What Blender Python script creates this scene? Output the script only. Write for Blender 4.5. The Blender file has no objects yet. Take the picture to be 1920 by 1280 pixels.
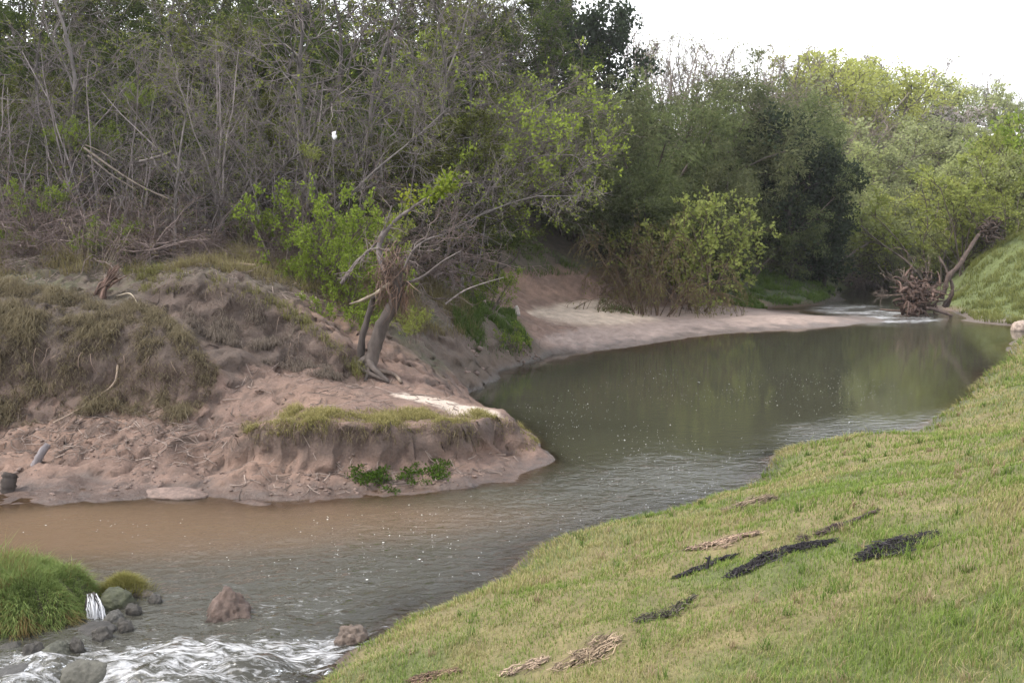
import bpy, math, random
import numpy as np
from mathutils import Vector, Matrix

# ------------------------------------------------------------------ camera
scene = bpy.context.scene
COL = scene.collection
CAM_H, FPX, PITCH = 4.0, 1900.0, math.atan(240 / 1900.0)
cam_d = bpy.data.cameras.new('camera')
cam_d.sensor_width = 36.0
cam_d.lens = 36.0 * FPX / 1920.0
cam_d.clip_start, cam_d.clip_end = 0.1, 2000.0
cam = bpy.data.objects.new('camera', cam_d)
COL.objects.link(cam)
cam.location = (0, 0, CAM_H)
cam.rotation_euler = (math.pi / 2 - PITCH, 0, 0)
scene.camera = cam

# ------------------------------------------------------------------ sky, sun, exposure
SUN_DIR = Vector((-0.58, -0.08, 0.78)).normalized()      # towards the sun
SUN_EL = math.asin(SUN_DIR.z)
SUN_ROT = math.atan2(SUN_DIR.x, SUN_DIR.y)
world = bpy.data.worlds.new('World')
scene.world = world
world.use_nodes = True
nt = world.node_tree
nt.nodes.clear()
w_out = nt.nodes.new('ShaderNodeOutputWorld')
w_bg = nt.nodes.new('ShaderNodeBackground')
w_sky = nt.nodes.new('ShaderNodeTexSky')
w_sky.sky_type = 'NISHITA'
w_sky.sun_disc = False
w_sky.sun_elevation = SUN_EL
w_sky.sun_rotation = SUN_ROT
w_sky.air_density = 1.0
w_sky.dust_density = 3.0
w_tc = nt.nodes.new('ShaderNodeTexCoord')
w_noise = nt.nodes.new('ShaderNodeTexNoise')
w_noise.inputs['Scale'].default_value = 1.7
w_noise.inputs['Detail'].default_value = 6
w_map = nt.nodes.new('ShaderNodeMapRange')
w_map.inputs['From Min'].default_value = 0.30
w_map.inputs['From Max'].default_value = 0.62
w_map.inputs['To Min'].default_value = 0.15
w_map.inputs['To Max'].default_value = 0.62
w_sep = nt.nodes.new('ShaderNodeSeparateXYZ')
w_hz = nt.nodes.new('ShaderNodeMapRange')                      # haze thickens towards the horizon all round
w_hz.inputs['From Min'].default_value = 0.12
w_hz.inputs['From Max'].default_value = 0.62
w_hz.inputs['To Min'].default_value = 0.97
w_hz.inputs['To Max'].default_value = 0.0
w_max = nt.nodes.new('ShaderNodeMath')
w_max.operation = 'MAXIMUM'
w_mix = nt.nodes.new('ShaderNodeMixRGB')
w_mix.inputs['Color2'].default_value = (16.0, 16.2, 16.6, 1)   # thin bright cloud layer
nt.links.new(w_tc.outputs['Generated'], w_noise.inputs['Vector'])
nt.links.new(w_noise.outputs['Fac'], w_map.inputs['Value'])
nt.links.new(w_tc.outputs['Generated'], w_sep.inputs[0])
nt.links.new(w_sep.outputs['Z'], w_hz.inputs['Value'])
nt.links.new(w_hz.outputs['Result'], w_max.inputs[0])
nt.links.new(w_map.outputs['Result'], w_max.inputs[1])
nt.links.new(w_max.outputs[0], w_mix.inputs['Fac'])
nt.links.new(w_sky.outputs['Color'], w_mix.inputs['Color1'])
nt.links.new(w_mix.outputs['Color'], w_bg.inputs['Color'])
nt.links.new(w_bg.outputs['Background'], w_out.inputs['Surface'])
w_bg.inputs['Strength'].default_value = 0.088

sun_d = bpy.data.lights.new('sun', 'SUN')
sun_d.energy = 1.5
sun_d.angle = math.radians(11)
sun_d.color = (1.0, 0.95, 0.86)
sun = bpy.data.objects.new('sun', sun_d)
COL.objects.link(sun)
sun.location = (-20, 20, 60)
sun.rotation_euler = (-SUN_DIR).to_track_quat('-Z', 'Y').to_euler()

scene.view_settings.view_transform = 'Standard'
scene.view_settings.look = 'None'
scene.view_settings.exposure = 1.24
scene.view_settings.gamma = 1.0
scene.view_settings.use_curve_mapping = False
scene.render.engine = 'CYCLES'
scene.cycles.max_bounces = 6
scene.cycles.diffuse_bounces = 3
scene.cycles.glossy_bounces = 3
scene.cycles.transmission_bounces = 3
scene.cycles.transparent_max_bounces = 8
scene.cycles.volume_bounces = 0
scene.cycles.caustics_reflective = False
scene.cycles.caustics_refractive = False
scene.cycles.use_denoising = True

# ------------------------------------------------------------------ maths helpers
CT, ST = math.cos(PITCH), math.sin(PITCH)


def ray(px, py):
    c, s = (px - 960) / FPX, (640 - py) / FPX
    return np.array([c, CT + ST * s, -ST + CT * s])


def W(px, py, z=None, d=None):
    r = ray(px, py)
    t = (z - CAM_H) / r[2] if z is not None else d / r[1]
    return np.array([r[0] * t, r[1] * t, CAM_H + r[2] * t])


_r = np.random.RandomState(7)
_LAT = _r.rand(64, 64, 64).astype(np.float32)


def noise3(x, y, z):
    x, y, z = np.broadcast_arrays(np.asarray(x, float), np.asarray(y, float), np.asarray(z, float))
    xi, yi, zi = np.floor(x).astype(int), np.floor(y).astype(int), np.floor(z).astype(int)
    fx, fy, fz = x - xi, y - yi, z - zi
    fx, fy, fz = [f * f * (3 - 2 * f) for f in (fx, fy, fz)]
    out = 0
    for a in (0, 1):
        for b in (0, 1):
            for c in (0, 1):
                w = (fx if a else 1 - fx) * (fy if b else 1 - fy) * (fz if c else 1 - fz)
                out = out + w * _LAT[(xi + a) & 63, (yi + b) & 63, (zi + c) & 63]
    return out * 2 - 1


def fbm(x, y, z=0.0, oct=4, gain=0.5):
    s, a, f = 0, 1.0, 1.0
    for i in range(oct):
        s = s + a * noise3(x * f + 17.3 * i, y * f + 5.1 * i, z * f + 3.7 * i)
        a *= gain
        f *= 2.03
    return s


def sstep(a, b, x):
    t = np.clip((x - a) / (b - a), 0, 1)
    return t * t * (3 - 2 * t)


def norm(v):
    return v / np.maximum(np.linalg.norm(v, axis=-1, keepdims=True), 1e-9)


# ------------------------------------------------------------------ mesh helpers
def make_mesh(name, V, F4=None, F3=None, col=None, attrs=None, mat=None, smooth=False, mats=None, fm=None):
    me = bpy.data.meshes.new(name)
    V = np.asarray(V, np.float32)
    me.vertices.add(len(V))
    me.vertices.foreach_set('co', V.ravel())
    parts, tot = [], []
    if F4 is not None and len(F4):
        parts.append(np.asarray(F4, np.int32).ravel()); tot.append(np.full(len(F4), 4, np.int32))
    if F3 is not None and len(F3):
        parts.append(np.asarray(F3, np.int32).ravel()); tot.append(np.full(len(F3), 3, np.int32))
    idx, tot = np.concatenate(parts), np.concatenate(tot)
    me.loops.add(len(idx))
    me.loops.foreach_set('vertex_index', idx)
    me.polygons.add(len(tot))
    st = np.concatenate([[0], np.cumsum(tot)[:-1]]).astype(np.int32)
    me.polygons.foreach_set('loop_start', st)
    me.polygons.foreach_set('use_smooth', np.full(len(tot), bool(smooth)))
    if fm is not None:
        me.polygons.foreach_set('material_index', np.asarray(fm, np.int32))
    if col is not None:
        a = me.attributes.new('Col', 'FLOAT_COLOR', 'POINT')
        c = np.ones((len(V), 4), np.float32); c[:, :3] = col
        a.data.foreach_set('color', c.ravel())
    for k, v in (attrs or {}).items():
        a = me.attributes.new(k, 'FLOAT', 'POINT')
        a.data.foreach_set('value', np.asarray(v, np.float32))
    me.update(calc_edges=True)
    for m in (mats or ([mat] if mat else [])):
        me.materials.append(m)
    return me


def link(name, me, parent=None, kind=None, label=None, cat=None, group=None, loc=None):
    o = bpy.data.objects.new(name, me)
    COL.objects.link(o)
    if parent is not None: o.parent = parent
    if loc is not None: o.location = loc
    tag(o, label, cat, group, kind)
    return o


def tag(o, label=None, cat=None, group=None, kind=None):
    if kind: o['kind'] = kind
    if label: o['label'] = label
    if cat: o['category'] = cat
    if group: o['group'] = group
    return o


class Soup:
    """collects vertices, faces and per-vertex colour into one mesh"""
    def __init__(s): s.V, s.Q, s.T, s.C, s.n = [], [], [], [], 0

    def add(s, V, Q=None, T=None, C=(1, 1, 1)):
        V = np.asarray(V, float).reshape(-1, 3)
        s.V.append(V)
        if Q is not None and len(Q): s.Q.append(np.asarray(Q) + s.n)
        if T is not None and len(T): s.T.append(np.asarray(T) + s.n)
        C = np.asarray(C, float)
        s.C.append(np.broadcast_to(C, (len(V), 3)) if C.ndim == 1 else C)
        s.n += len(V)

    def mesh(s, name, mat, smooth=False):
        return make_mesh(name, np.concatenate(s.V), np.concatenate(s.Q) if s.Q else None,
                         np.concatenate(s.T) if s.T else None, np.concatenate(s.C), None, mat, smooth)


def tubes(P, R, k=3, tip=True):
    """B polylines of n points -> verts, quads"""
    B, n, _ = P.shape
    T = np.empty_like(P)
    T[:, 1:-1] = P[:, 2:] - P[:, :-2]
    T[:, 0] = P[:, 1] - P[:, 0]
    T[:, -1] = P[:, -1] - P[:, -2]
    T = norm(T)
    ref = np.where(np.abs(T[:, :1, 2:3]) > 0.9, np.array([1., 0.1, 0]), np.array([0.05, 0.08, 1.]))
    U = norm(np.cross(T, np.broadcast_to(ref, T.shape)))
    Vv = np.cross(T, U)
    a = np.arange(k) * 2 * math.pi / k
    ring = U[:, :, None, :] * np.cos(a)[None, None, :, None] + Vv[:, :, None, :] * np.sin(a)[None, None, :, None]
    V = P[:, :, None, :] + ring * R[:, :, None, None]
    V = V.reshape(-1, 3)
    b = np.arange(B)[:, None, None] * (n * k)
    i = np.arange(n - 1)[None, :, None] * k
    j = np.arange(k)[None, None, :]
    j2 = (j + 1) % k
    Q = np.stack([b + i + j, b + i + j2, b + i + k + j2, b + i + k + j], -1).reshape(-1, 4)
    return V, Q


# ------------------------------------------------------------------ materials
def new_mat(name):
    m = bpy.data.materials.new(name)
    m.use_nodes = True
    m.node_tree.nodes.clear()
    return m, m.node_tree, m.node_tree.nodes.new


def mat_leaf(name, transl=0.4, vary=0.25, rough=0.6):
    m, t, N = new_mat(name)
    out = N('ShaderNodeOutputMaterial')
    at = N('ShaderNodeAttribute'); at.attribute_name = 'Col'
    oi = N('ShaderNodeObjectInfo')
    hs = N('ShaderNodeHueSaturation')
    mr = N('ShaderNodeMapRange'); mr.inputs['To Min'].default_value = 1 - vary; mr.inputs['To Max'].default_value = 1 + vary
    t.links.new(oi.outputs['Random'], mr.inputs['Value'])
    t.links.new(mr.outputs['Result'], hs.inputs['Value'])
    t.links.new(at.outputs['Color'], hs.inputs['Color'])
    df, tr, mx = N('ShaderNodeBsdfDiffuse'), N('ShaderNodeBsdfTranslucent'), N('ShaderNodeMixShader')
    mx.inputs['Fac'].default_value = transl
    t.links.new(hs.outputs['Color'], df.inputs['Color'])
    t.links.new(hs.outputs['Color'], tr.inputs['Color'])
    t.links.new(df.outputs[0], mx.inputs[1]); t.links.new(tr.outputs[0], mx.inputs[2])
    t.links.new(mx.outputs[0], out.inputs['Surface'])
    return m


def mat_bark(name, scale=9, lo=0.55, hi=1.35, bump=0.6):
    m, t, N = new_mat(name)
    out = N('ShaderNodeOutputMaterial')
    at = N('ShaderNodeAttribute'); at.attribute_name = 'Col'
    tc = N('ShaderNodeTexCoord')
    mp = N('ShaderNodeMapping'); mp.inputs['Scale'].default_value = (1, 1, 0.35)
    nz = N('ShaderNodeTexNoise'); nz.inputs['Scale'].default_value = scale; nz.inputs['Detail'].default_value = 6
    mr = N('ShaderNodeMapRange'); mr.inputs['From Min'].default_value = 0.3; mr.inputs['From Max'].default_value = 0.7
    mr.inputs['To Min'].default_value = lo; mr.inputs['To Max'].default_value = hi
    mul = N('ShaderNodeVectorMath'); mul.operation = 'SCALE'
    bs = N('ShaderNodeBsdfPrincipled'); bs.inputs['Roughness'].default_value = 0.85
    bs.inputs['Specular IOR Level'].default_value = 0.2
    bp = N('ShaderNodeBump'); bp.inputs['Strength'].default_value = bump; bp.inputs['Distance'].default_value = 0.02
    t.links.new(tc.outputs['Object'], mp.inputs['Vector']); t.links.new(mp.outputs[0], nz.inputs['Vector'])
    t.links.new(nz.outputs['Fac'], mr.inputs['Value'])
    t.links.new(at.outputs['Color'], mul.inputs[0]); t.links.new(mr.outputs['Result'], mul.inputs['Scale'])
    t.links.new(mul.outputs[0], bs.inputs['Base Color'])
    t.links.new(nz.outputs['Fac'], bp.inputs['Height']); t.links.new(bp.outputs[0], bs.inputs['Normal'])
    t.links.new(bs.outputs[0], out.inputs['Surface'])
    return m


def mat_ground():
    m, t, N = new_mat('soil_and_sand')
    out = N('ShaderNodeOutputMaterial')
    at = N('ShaderNodeAttribute'); at.attribute_name = 'Col'
    wet = N('ShaderNodeAttribute'); wet.attribute_name = 'wet'
    tc = N('ShaderNodeTexCoord')
    n1 = N('ShaderNodeTexNoise'); n1.inputs['Scale'].default_value = 3.0; n1.inputs['Detail'].default_value = 9; n1.inputs['Roughness'].default_value = 0.65
    n2 = N('ShaderNodeTexNoise'); n2.inputs['Scale'].default_value = 34; n2.inputs['Detail'].default_value = 5; n2.inputs['Roughness'].default_value = 0.7
    r1 = N('ShaderNodeMapRange'); r1.inputs['From Min'].default_value = 0.3; r1.inputs['From Max'].default_value = 0.7
    r1.inputs['To Min'].default_value = 0.72; r1.inputs['To Max'].default_value = 1.22
    r2 = N('ShaderNodeMapRange'); r2.inputs['From Min'].default_value = 0.3; r2.inputs['From Max'].default_value = 0.7
    r2.inputs['To Min'].default_value = 0.78; r2.inputs['To Max'].default_value = 1.2
    mm = N('ShaderNodeMath'); mm.operation = 'MULTIPLY'
    mul = N('ShaderNodeVectorMath'); mul.operation = 'SCALE'
    bs = N('ShaderNodeBsdfPrincipled')
    rr = N('ShaderNodeMapRange'); rr.inputs['To Min'].default_value = 0.92; rr.inputs['To Max'].default_value = 0.35
    b1 = N('ShaderNodeBump'); b1.inputs['Strength'].default_value = 0.8; b1.inputs['Distance'].default_value = 0.10
    b2 = N('ShaderNodeBump'); b2.inputs['Strength'].default_value = 0.7; b2.inputs['Distance'].default_value = 0.02
    L = t.links.new
    L(tc.outputs['Object'], n1.inputs['Vector']); L(tc.outputs['Object'], n2.inputs['Vector'])
    L(n1.outputs['Fac'], r1.inputs['Value']); L(n2.outputs['Fac'], r2.inputs['Value'])
    L(r1.outputs['Result'], mm.inputs[0]); L(r2.outputs['Result'], mm.inputs[1])
    L(at.outputs['Color'], mul.inputs[0]); L(mm.outputs[0], mul.inputs['Scale'])
    L(mul.outputs[0], bs.inputs['Base Color'])
    L(wet.outputs['Fac'], rr.inputs['Value']); L(rr.outputs['Result'], bs.inputs['Roughness'])
    L(n1.outputs['Fac'], b1.inputs['Height']); L(n2.outputs['Fac'], b2.inputs['Height'])
    L(b1.outputs[0], b2.inputs['Normal']); L(b2.outputs[0], bs.inputs['Normal'])
    L(bs.outputs[0], out.inputs['Surface'])
    return m


def mat_water():
    """murky stream: turbidity hides the bed with depth, ripples by bump, white foam where the water breaks"""
    m, t, N = new_mat('river_water')
    L = t.links.new
    out = N('ShaderNodeOutputMaterial')
    tc = N('ShaderNodeTexCoord')
    chop = N('ShaderNodeAttribute'); chop.attribute_name = 'chop'
    turb = N('ShaderNodeAttribute'); turb.attribute_name = 'turbid'
    foam = N('ShaderNodeAttribute'); foam.attribute_name = 'foam'
    colr = N('ShaderNodeAttribute'); colr.attribute_name = 'Col'
    mp = N('ShaderNodeMapping'); mp.inputs['Rotation'].default_value = (0, 0, math.radians(-35)); mp.inputs['Scale'].default_value = (1.0, 1.6, 1)
    L(tc.outputs['Object'], mp.inputs['Vector'])
    n1 = N('ShaderNodeTexNoise'); n1.inputs['Scale'].default_value = 3.8; n1.inputs['Detail'].default_value = 3; n1.inputs['Roughness'].default_value = 0.55
    n2 = N('ShaderNodeTexNoise'); n2.inputs['Scale'].default_value = 9.0; n2.inputs['Detail'].default_value = 3; n2.inputs['Roughness'].default_value = 0.6
    L(mp.outputs[0], n1.inputs['Vector']); L(mp.outputs[0], n2.inputs['Vector'])
    ad = N('ShaderNodeMath'); ad.operation = 'MULTIPLY_ADD'; ad.inputs[1].default_value = 0.38
    L(n2.outputs['Fac'], ad.inputs[0]); L(n1.outputs['Fac'], ad.inputs[2])
    mh = N('ShaderNodeMath'); mh.operation = 'MULTIPLY'
    L(ad.outputs[0], mh.inputs[0]); L(chop.outputs['Fac'], mh.inputs[1])
    bp = N('ShaderNodeBump'); bp.inputs['Strength'].default_value = 1.0; bp.inputs['Distance'].default_value = 0.16
    L(mh.outputs[0], bp.inputs['Height'])
    df = N('ShaderNodeBsdfDiffuse'); L(colr.outputs['Color'], df.inputs['Color'])
    tr = N('ShaderNodeBsdfTransparent'); tr.inputs['Color'].default_value = (0.80, 0.72, 0.60, 1)
    mb = N('ShaderNodeMixShader'); L(turb.outputs['Fac'], mb.inputs['Fac']); L(tr.outputs[0], mb.inputs[1]); L(df.outputs[0], mb.inputs[2])
    gl = N('ShaderNodeBsdfGlossy'); gl.inputs['Roughness'].default_value = 0.035; gl.inputs['Color'].default_value = (1, 1, 1, 1)
    L(bp.outputs[0], gl.inputs['Normal'])
    fr = N('ShaderNodeFresnel'); fr.inputs['IOR'].default_value = 1.33; L(bp.outputs[0], fr.inputs['Normal'])
    mg = N('ShaderNodeMixShader'); L(fr.outputs[0], mg.inputs['Fac']); L(mb.outputs[0], mg.inputs[1]); L(gl.outputs[0], mg.inputs[2])
    # foam
    nf = N('ShaderNodeTexNoise'); nf.inputs['Scale'].default_value = 8.5; nf.inputs['Detail'].default_value = 8; nf.inputs['Roughness'].default_value = 0.7; nf.inputs['Distortion'].default_value = 0.6
    mp2 = N('ShaderNodeMapping'); mp2.inputs['Rotation'].default_value = (0, 0, math.radians(-32)); mp2.inputs['Scale'].default_value = (0.55, 2.0, 1)
    L(tc.outputs['Object'], mp2.inputs['Vector']); L(mp2.outputs[0], nf.inputs['Vector'])
    sb = N('ShaderNodeMath'); sb.operation = 'ADD'; L(nf.outputs['Fac'], sb.inputs[0]); L(foam.outputs['Fac'], sb.inputs[1])
    fm = N('ShaderNodeMapRange'); fm.inputs['From Min'].default_value = 0.80; fm.inputs['From Max'].default_value = 0.98
    fm.inputs['To Min'].default_value = 0; fm.inputs['To Max'].default_value = 0.9
    L(sb.outputs[0], fm.inputs['Value'])
    fd = N('ShaderNodeBsdfDiffuse'); fd.inputs['Color'].default_value = (0.52, 0.52, 0.53, 1); L(bp.outputs[0], fd.inputs['Normal'])
    mf = N('ShaderNodeMixShader'); L(fm.outputs['Result'], mf.inputs['Fac']); L(mg.outputs[0], mf.inputs[1]); L(fd.outputs[0], mf.inputs[2])
    L(mf.outputs[0], out.inputs['Surface'])
    return m


def mat_rock(name='wet_rock'):
    m, t, N = new_mat(name)
    L = t.links.new
    out = N('ShaderNodeOutputMaterial')
    at = N('ShaderNodeAttribute'); at.attribute_name = 'Col'
    tc = N('ShaderNodeTexCoord')
    n1 = N('ShaderNodeTexNoise'); n1.inputs['Scale'].default_value = 12; n1.inputs['Detail'].default_value = 8; n1.inputs['Roughness'].default_value = 0.7
    mr = N('ShaderNodeMapRange'); mr.inputs['From Min'].default_value = 0.3; mr.inputs['From Max'].default_value = 0.7; mr.inputs['To Min'].default_value = 0.45; mr.inputs['To Max'].default_value = 1.45
    mul = N('ShaderNodeVectorMath'); mul.operation = 'SCALE'
    bs = N('ShaderNodeBsdfPrincipled'); bs.inputs['Roughness'].default_value = 0.6
    bp = N('ShaderNodeBump'); bp.inputs['Strength'].default_value = 0.9; bp.inputs['Distance'].default_value = 0.05
    L(tc.outputs['Object'], n1.inputs['Vector']); L(n1.outputs['Fac'], mr.inputs['Value'])
    L(at.outputs['Color'], mul.inputs[0]); L(mr.outputs['Result'], mul.inputs['Scale']); L(mul.outputs[0], bs.inputs['Base Color'])
    L(n1.outputs['Fac'], bp.inputs['Height']); L(bp.outputs[0], bs.inputs['Normal'])
    L(bs.outputs[0], out.inputs['Surface'])
    return m


M_LEAF = mat_leaf('foliage', 0.4, 0.18)
M_LEAFFAR = mat_leaf('far_foliage', 0.55, 0.15)
M_GRASS = mat_leaf('grass_blades', 0.35, 0.0)
M_BARK = mat_bark('bark')
M_TWIG = mat_bark('twigs', 4, 0.7, 1.25, 0.0)
M_GROUND = mat_ground()
M_WATER = mat_water()
M_ROCK = mat_rock()

# ------------------------------------------------------------------ terrain heights
CP = []


def cp(lst, **kw):
    for q in lst:
        if len(q) == 2: CP.append(W(q[0], q[1], z=kw.get('z', 0.0)))
        else: CP.append(W(q[0], q[1], d=q[2]))


L_SHORE = [(-150, 957), (-60, 953), (0, 950), (100, 946), (180, 942), (250, 938), (320, 934), (390, 932), (450, 942), (500, 948), (570, 943), (640, 936), (720, 931),
           (800, 925), (880, 916), (960, 906), (1035, 868), (1012, 842), (985, 812), (950, 788), (910, 765), (872, 747), (882, 735), (905, 723),
           (930, 712), (965, 701), (1000, 692), (1020, 678), (1030, 665), (1100, 661), (1150, 655), (1200, 648), (1250, 640), (1300, 632), (1350, 627),
           (1400, 622), (1450, 619), (1500, 616), (1545, 613), (1590, 611), (1660, 603)]
cp(L_SHORE)
cp([(1640, 595), (1590, 589), (1540, 584), (1490, 581), (1440, 577), (1480, 575.5), (1515, 573), (1545, 566), (1567, 556), (1572, 549)])
cp([(x, y + 16) for x, y in L_SHORE[:16]], z=-0.13)
cp([(1050, 690), (1120, 680), (1200, 668), (1300, 650), (1400, 638), (1500, 630), (1590, 622)], z=-0.12)
cp([(1070, 865), (1050, 830), (1020, 795), (980, 765), (920, 745), (960, 725), (1030, 705)], z=-0.30)
cp([(1100, 780), (1300, 700), (1500, 690), (1700, 680), (1780, 650), (1600, 760), (1300, 850), (1100, 900), (900, 980), (600, 1050), (1450, 780),
    (1200, 750), (1000, 800), (1300, 780), (1150, 700), (1650, 640), (1800, 700), (1750, 740), (1650, 790), (1400, 870), (1500, 810), (1200, 960),
    (300, 1060), (100, 1030), (400, 1150), (200, 1230), (600, 1180), (700, 1130), (800, 1050), (-100, 1100), (0, 1200), (450, 1250), (300, 1300), (1000, 990), (1860, 650)], z=-0.45)
cp([(1560, 592), (1620, 575), (1660, 585), (1600, 566)], z=-0.08)
cp([(1640, 556), (1690, 560), (1750, 590), (1620, 545), (1700, 600), (1760, 605), (1660, 612)], z=-0.18)
# left beach, mounds and headland: (pixel x, pixel y, metres ahead)
cp([(470, 802, 15.3), (520, 794, 15.1), (580, 792, 15.0), (640, 793, 15.0), (700, 797, 15.1), (760, 800, 15.25), (810, 798, 15.4), (860, 796, 15.6), (930, 784, 16.5), (985, 800, 16.45), (1008, 826, 16.35),
    (640, 850, 14.88), (560, 848, 14.88), (720, 853, 14.98), (800, 853, 15.2), (880, 850, 15.55), (950, 855, 15.85), (470, 870, 14.7), (560, 890, 14.4), (680, 890, 14.55), (820, 885, 14.85),
    (400, 860, 15.0), (330, 805, 15.7), (400, 800, 15.9), (430, 840, 15.2),
    (450, 700, 17.2), (550, 722, 16.7), (650, 742, 16.5), (760, 745, 17.0), (820, 752, 16.9), (850, 762, 16.9), (872, 767, 16.8), (700, 702, 18.2), (780, 705, 18.7), (770, 660, 20), (860, 745, 19.4), (820, 712, 19.0),
    (900, 777, 16.7), (480, 760, 16.1), (600, 765, 15.9), (720, 775, 15.9),
    (560, 603, 18.7), (600, 625, 18.4), (640, 650, 18.2), (600, 688, 17.75), (660, 692, 17.8), (520, 680, 17.7),
    (430, 545, 18.9), (380, 530, 19.0), (520, 580, 18.9), (430, 600, 18.35), (500, 625, 18.25), (400, 645, 17.7), (350, 590, 18.3), (450, 660, 17.5),
    (250, 592, 17.7), (340, 640, 17.1), (375, 690, 16.75), (390, 740, 16.5), (300, 780, 16.2), (200, 790, 16.2), (100, 802, 16.3), (0, 812, 16.3), (200, 700, 16.8), (300, 700, 16.65),
    (100, 655, 17.2), (0, 655, 17.4), (0, 565, 18.5), (100, 560, 18.5), (-150, 655, 17.5), (-150, 560, 18.6), (-150, 812, 16.4), (200, 560, 18.9),
    (0, 870, 15.2), (80, 865, 15.2), (150, 865, 15.1), (230, 870, 14.95), (300, 882, 14.8), (-150, 872, 15.3), (350, 890, 14.6), (20, 915, 14.45), (150, 915, 14.35), (270, 912, 14.3),
    (250, 505, 20.5), (400, 500, 20.5), (320, 482, 21.5), (550, 505, 22), (100, 482, 21), (0, 482, 21), (600, 562, 20.5), (640, 620, 19.8), (720, 605, 21.5), (-150, 480, 21),
    (320, 400, 26), (100, 400, 25), (-100, 400, 25), (550, 400, 28), (700, 480, 26), (800, 560, 25), (870, 622, 24), (800, 642, 22.3), (840, 690, 21.4),
    (880, 655, 25.2), (960, 642, 27.0), (1000, 640, 28.2), (890, 570, 27.5), (950, 600, 28.6), (965, 585, 31.5), (1000, 574, 34.6), (1050, 571, 36.2), (1100, 569, 37.2), (960, 535, 36.0), (1040, 522, 38.2), (1095, 520, 38.8), (1000, 430, 42), (1100, 470, 42), (1150, 560, 39),
    (1165, 578, 37.8), (900, 440, 37), (920, 680, 24.7), (980, 665, 26.8),
    (1010, 592, 33), (1100, 578, 35.8), (1060, 583, 34.4), (1200, 592, 35.3), (1300, 600, 35.6), (1400, 599, 36), (1500, 596, 36.5), (1590, 601, 37.2), (1100, 625, 31.3), (1200, 620, 32.5),
    (1200, 585, 38.5), (1330, 581, 40), (1420, 584, 39.8), (1350, 520, 46.5), (1450, 505, 48), (1530, 520, 49), (1400, 548, 44.3), (1500, 550, 46), (1310, 540, 44)])
# overhanging lips: turf edge and the earth face right below it
def lip(pts, drop, back, step=0.22, flat=()):
    q = [W(x, y, d=d) for x, y, d in pts]
    for a, b in zip(q[:-1], q[1:]):
        m = max(1, int(np.linalg.norm(b - a) / step))
        for i in range(m):
            p = a + (b - a) * i / m
            tg = (b - a)[:2]; nn = np.array([tg[1], -tg[0]]); nn = nn / np.linalg.norm(nn)
            LIPS.append(p); LIPS.append(np.array([p[0] + nn[0] * back, p[1] + nn[1] * back, p[2] - drop]))
            for f, dz in flat: LIPS.append(np.array([p[0] - nn[0] * f, p[1] - nn[1] * f, p[2] + dz]))


LIPS = []
lip([(440, 812, 15.35), (520, 794, 15.1), (580, 790, 15.0), (640, 792, 15.0), (700, 797, 15.05), (760, 800, 15.2), (810, 798, 15.35), (860, 796, 15.55), (930, 786, 16.35), (985, 802, 16.4)], 0.36, 0.12, flat=((0.15, 0.0), (0.4, 0.02), (0.75, 0.04)))
lip([(320, 532, 19.1), (380, 528, 19.0), (430, 543, 18.9), (480, 560, 18.9), (520, 578, 18.9), (558, 603, 18.8)], 0.50, 0.28)
lip([(520, 640, 18.2), (560, 624, 18.35), (600, 627, 18.4), (640, 652, 18.3), (668, 690, 18.25)], 0.36, 0.28)
lip([(-150, 640, 17.4), (0, 640, 17.3), (100, 650, 17.2), (200, 662, 17.1), (300, 664, 17.0), (365, 690, 16.85), (400, 722, 16.9)], 0.55, 0.24)
lip([(872, 660, 24.8), (920, 652, 26.0), (975, 640, 27.4), (1005, 632, 28.4)], 0.42, 0.25)
lip([(-50, 892, 14.78), (60, 892, 14.75), (140, 902, 14.62), (240, 900, 14.6)], 0.10, 0.06)
_lp = np.array(LIPS)
CP = [c for c in CP if c[2] <= 0.03 or np.min(np.hypot(_lp[:, 0] - c[0], _lp[:, 1] - c[1])) > 0.32] + LIPS
# right far mound
cp([(1785, 583), (1800, 600), (1850, 607), (1905, 612), (1775, 570), (1760, 560)])
cp([(1805, 555, 43), (1850, 480, 45.5), (1885, 452, 46), (1920, 425, 47), (1920, 540, 41), (2000, 400, 47), (2050, 560, 39), (1850, 560, 41.3), (1980, 600, 36.5)])
# hills
for q in [(-20, 40, 9), (-11, 42, 8.2), (-30, 30, 8), (-3, 45, 7.5), (-40, 50, 13), (-15, 60, 12.5), (5, 58, 9), (0, 75, 14), (-30, 90, 17), (-70, 40, 16), (-80, 100, 20), (-60, 5, 9), (-35, 12, 5.5), (-26, 18, 4.4),
          (-30, -10, 3), (-60, -40, 6), (14, 62, 5), (20, 72, 3.5), (27, 72, 3.0), (12, 90, 11), (30, 95, 9), (50, 100, 11), (30, 130, 13), (0, 130, 17), (60, 160, 14), (100, 120, 13), (-40, 180, 20), (30, 220, 16), (120, 220, 16),
          (26, 58, 2.6), (32, 62, 5), (42, 70, 8), (60, 70, 10), (45, 50, 6), (30, 47, 3.6), (80, 40, 9), (120, 60, 12), (22, 62, 0.8), (20, 57, -0.15), (18.6, 53.5, -0.2), (16.2, 57, 1.6), (13, 53, 3), (24, 54, 0.5),
          (-12, 12, 0), (-16, 6, 0), (-20, -5, 0), (-28, -25, 0), (-9.5, 9, -.4), (-11, 2, -.4), (-14, -6, -.4), (-20, -25, -.4), (-18, 14, 1.8), (-24, 6, 2), (-30, -8, 2.2)]:
    CP.append(np.array(q, float))
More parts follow.
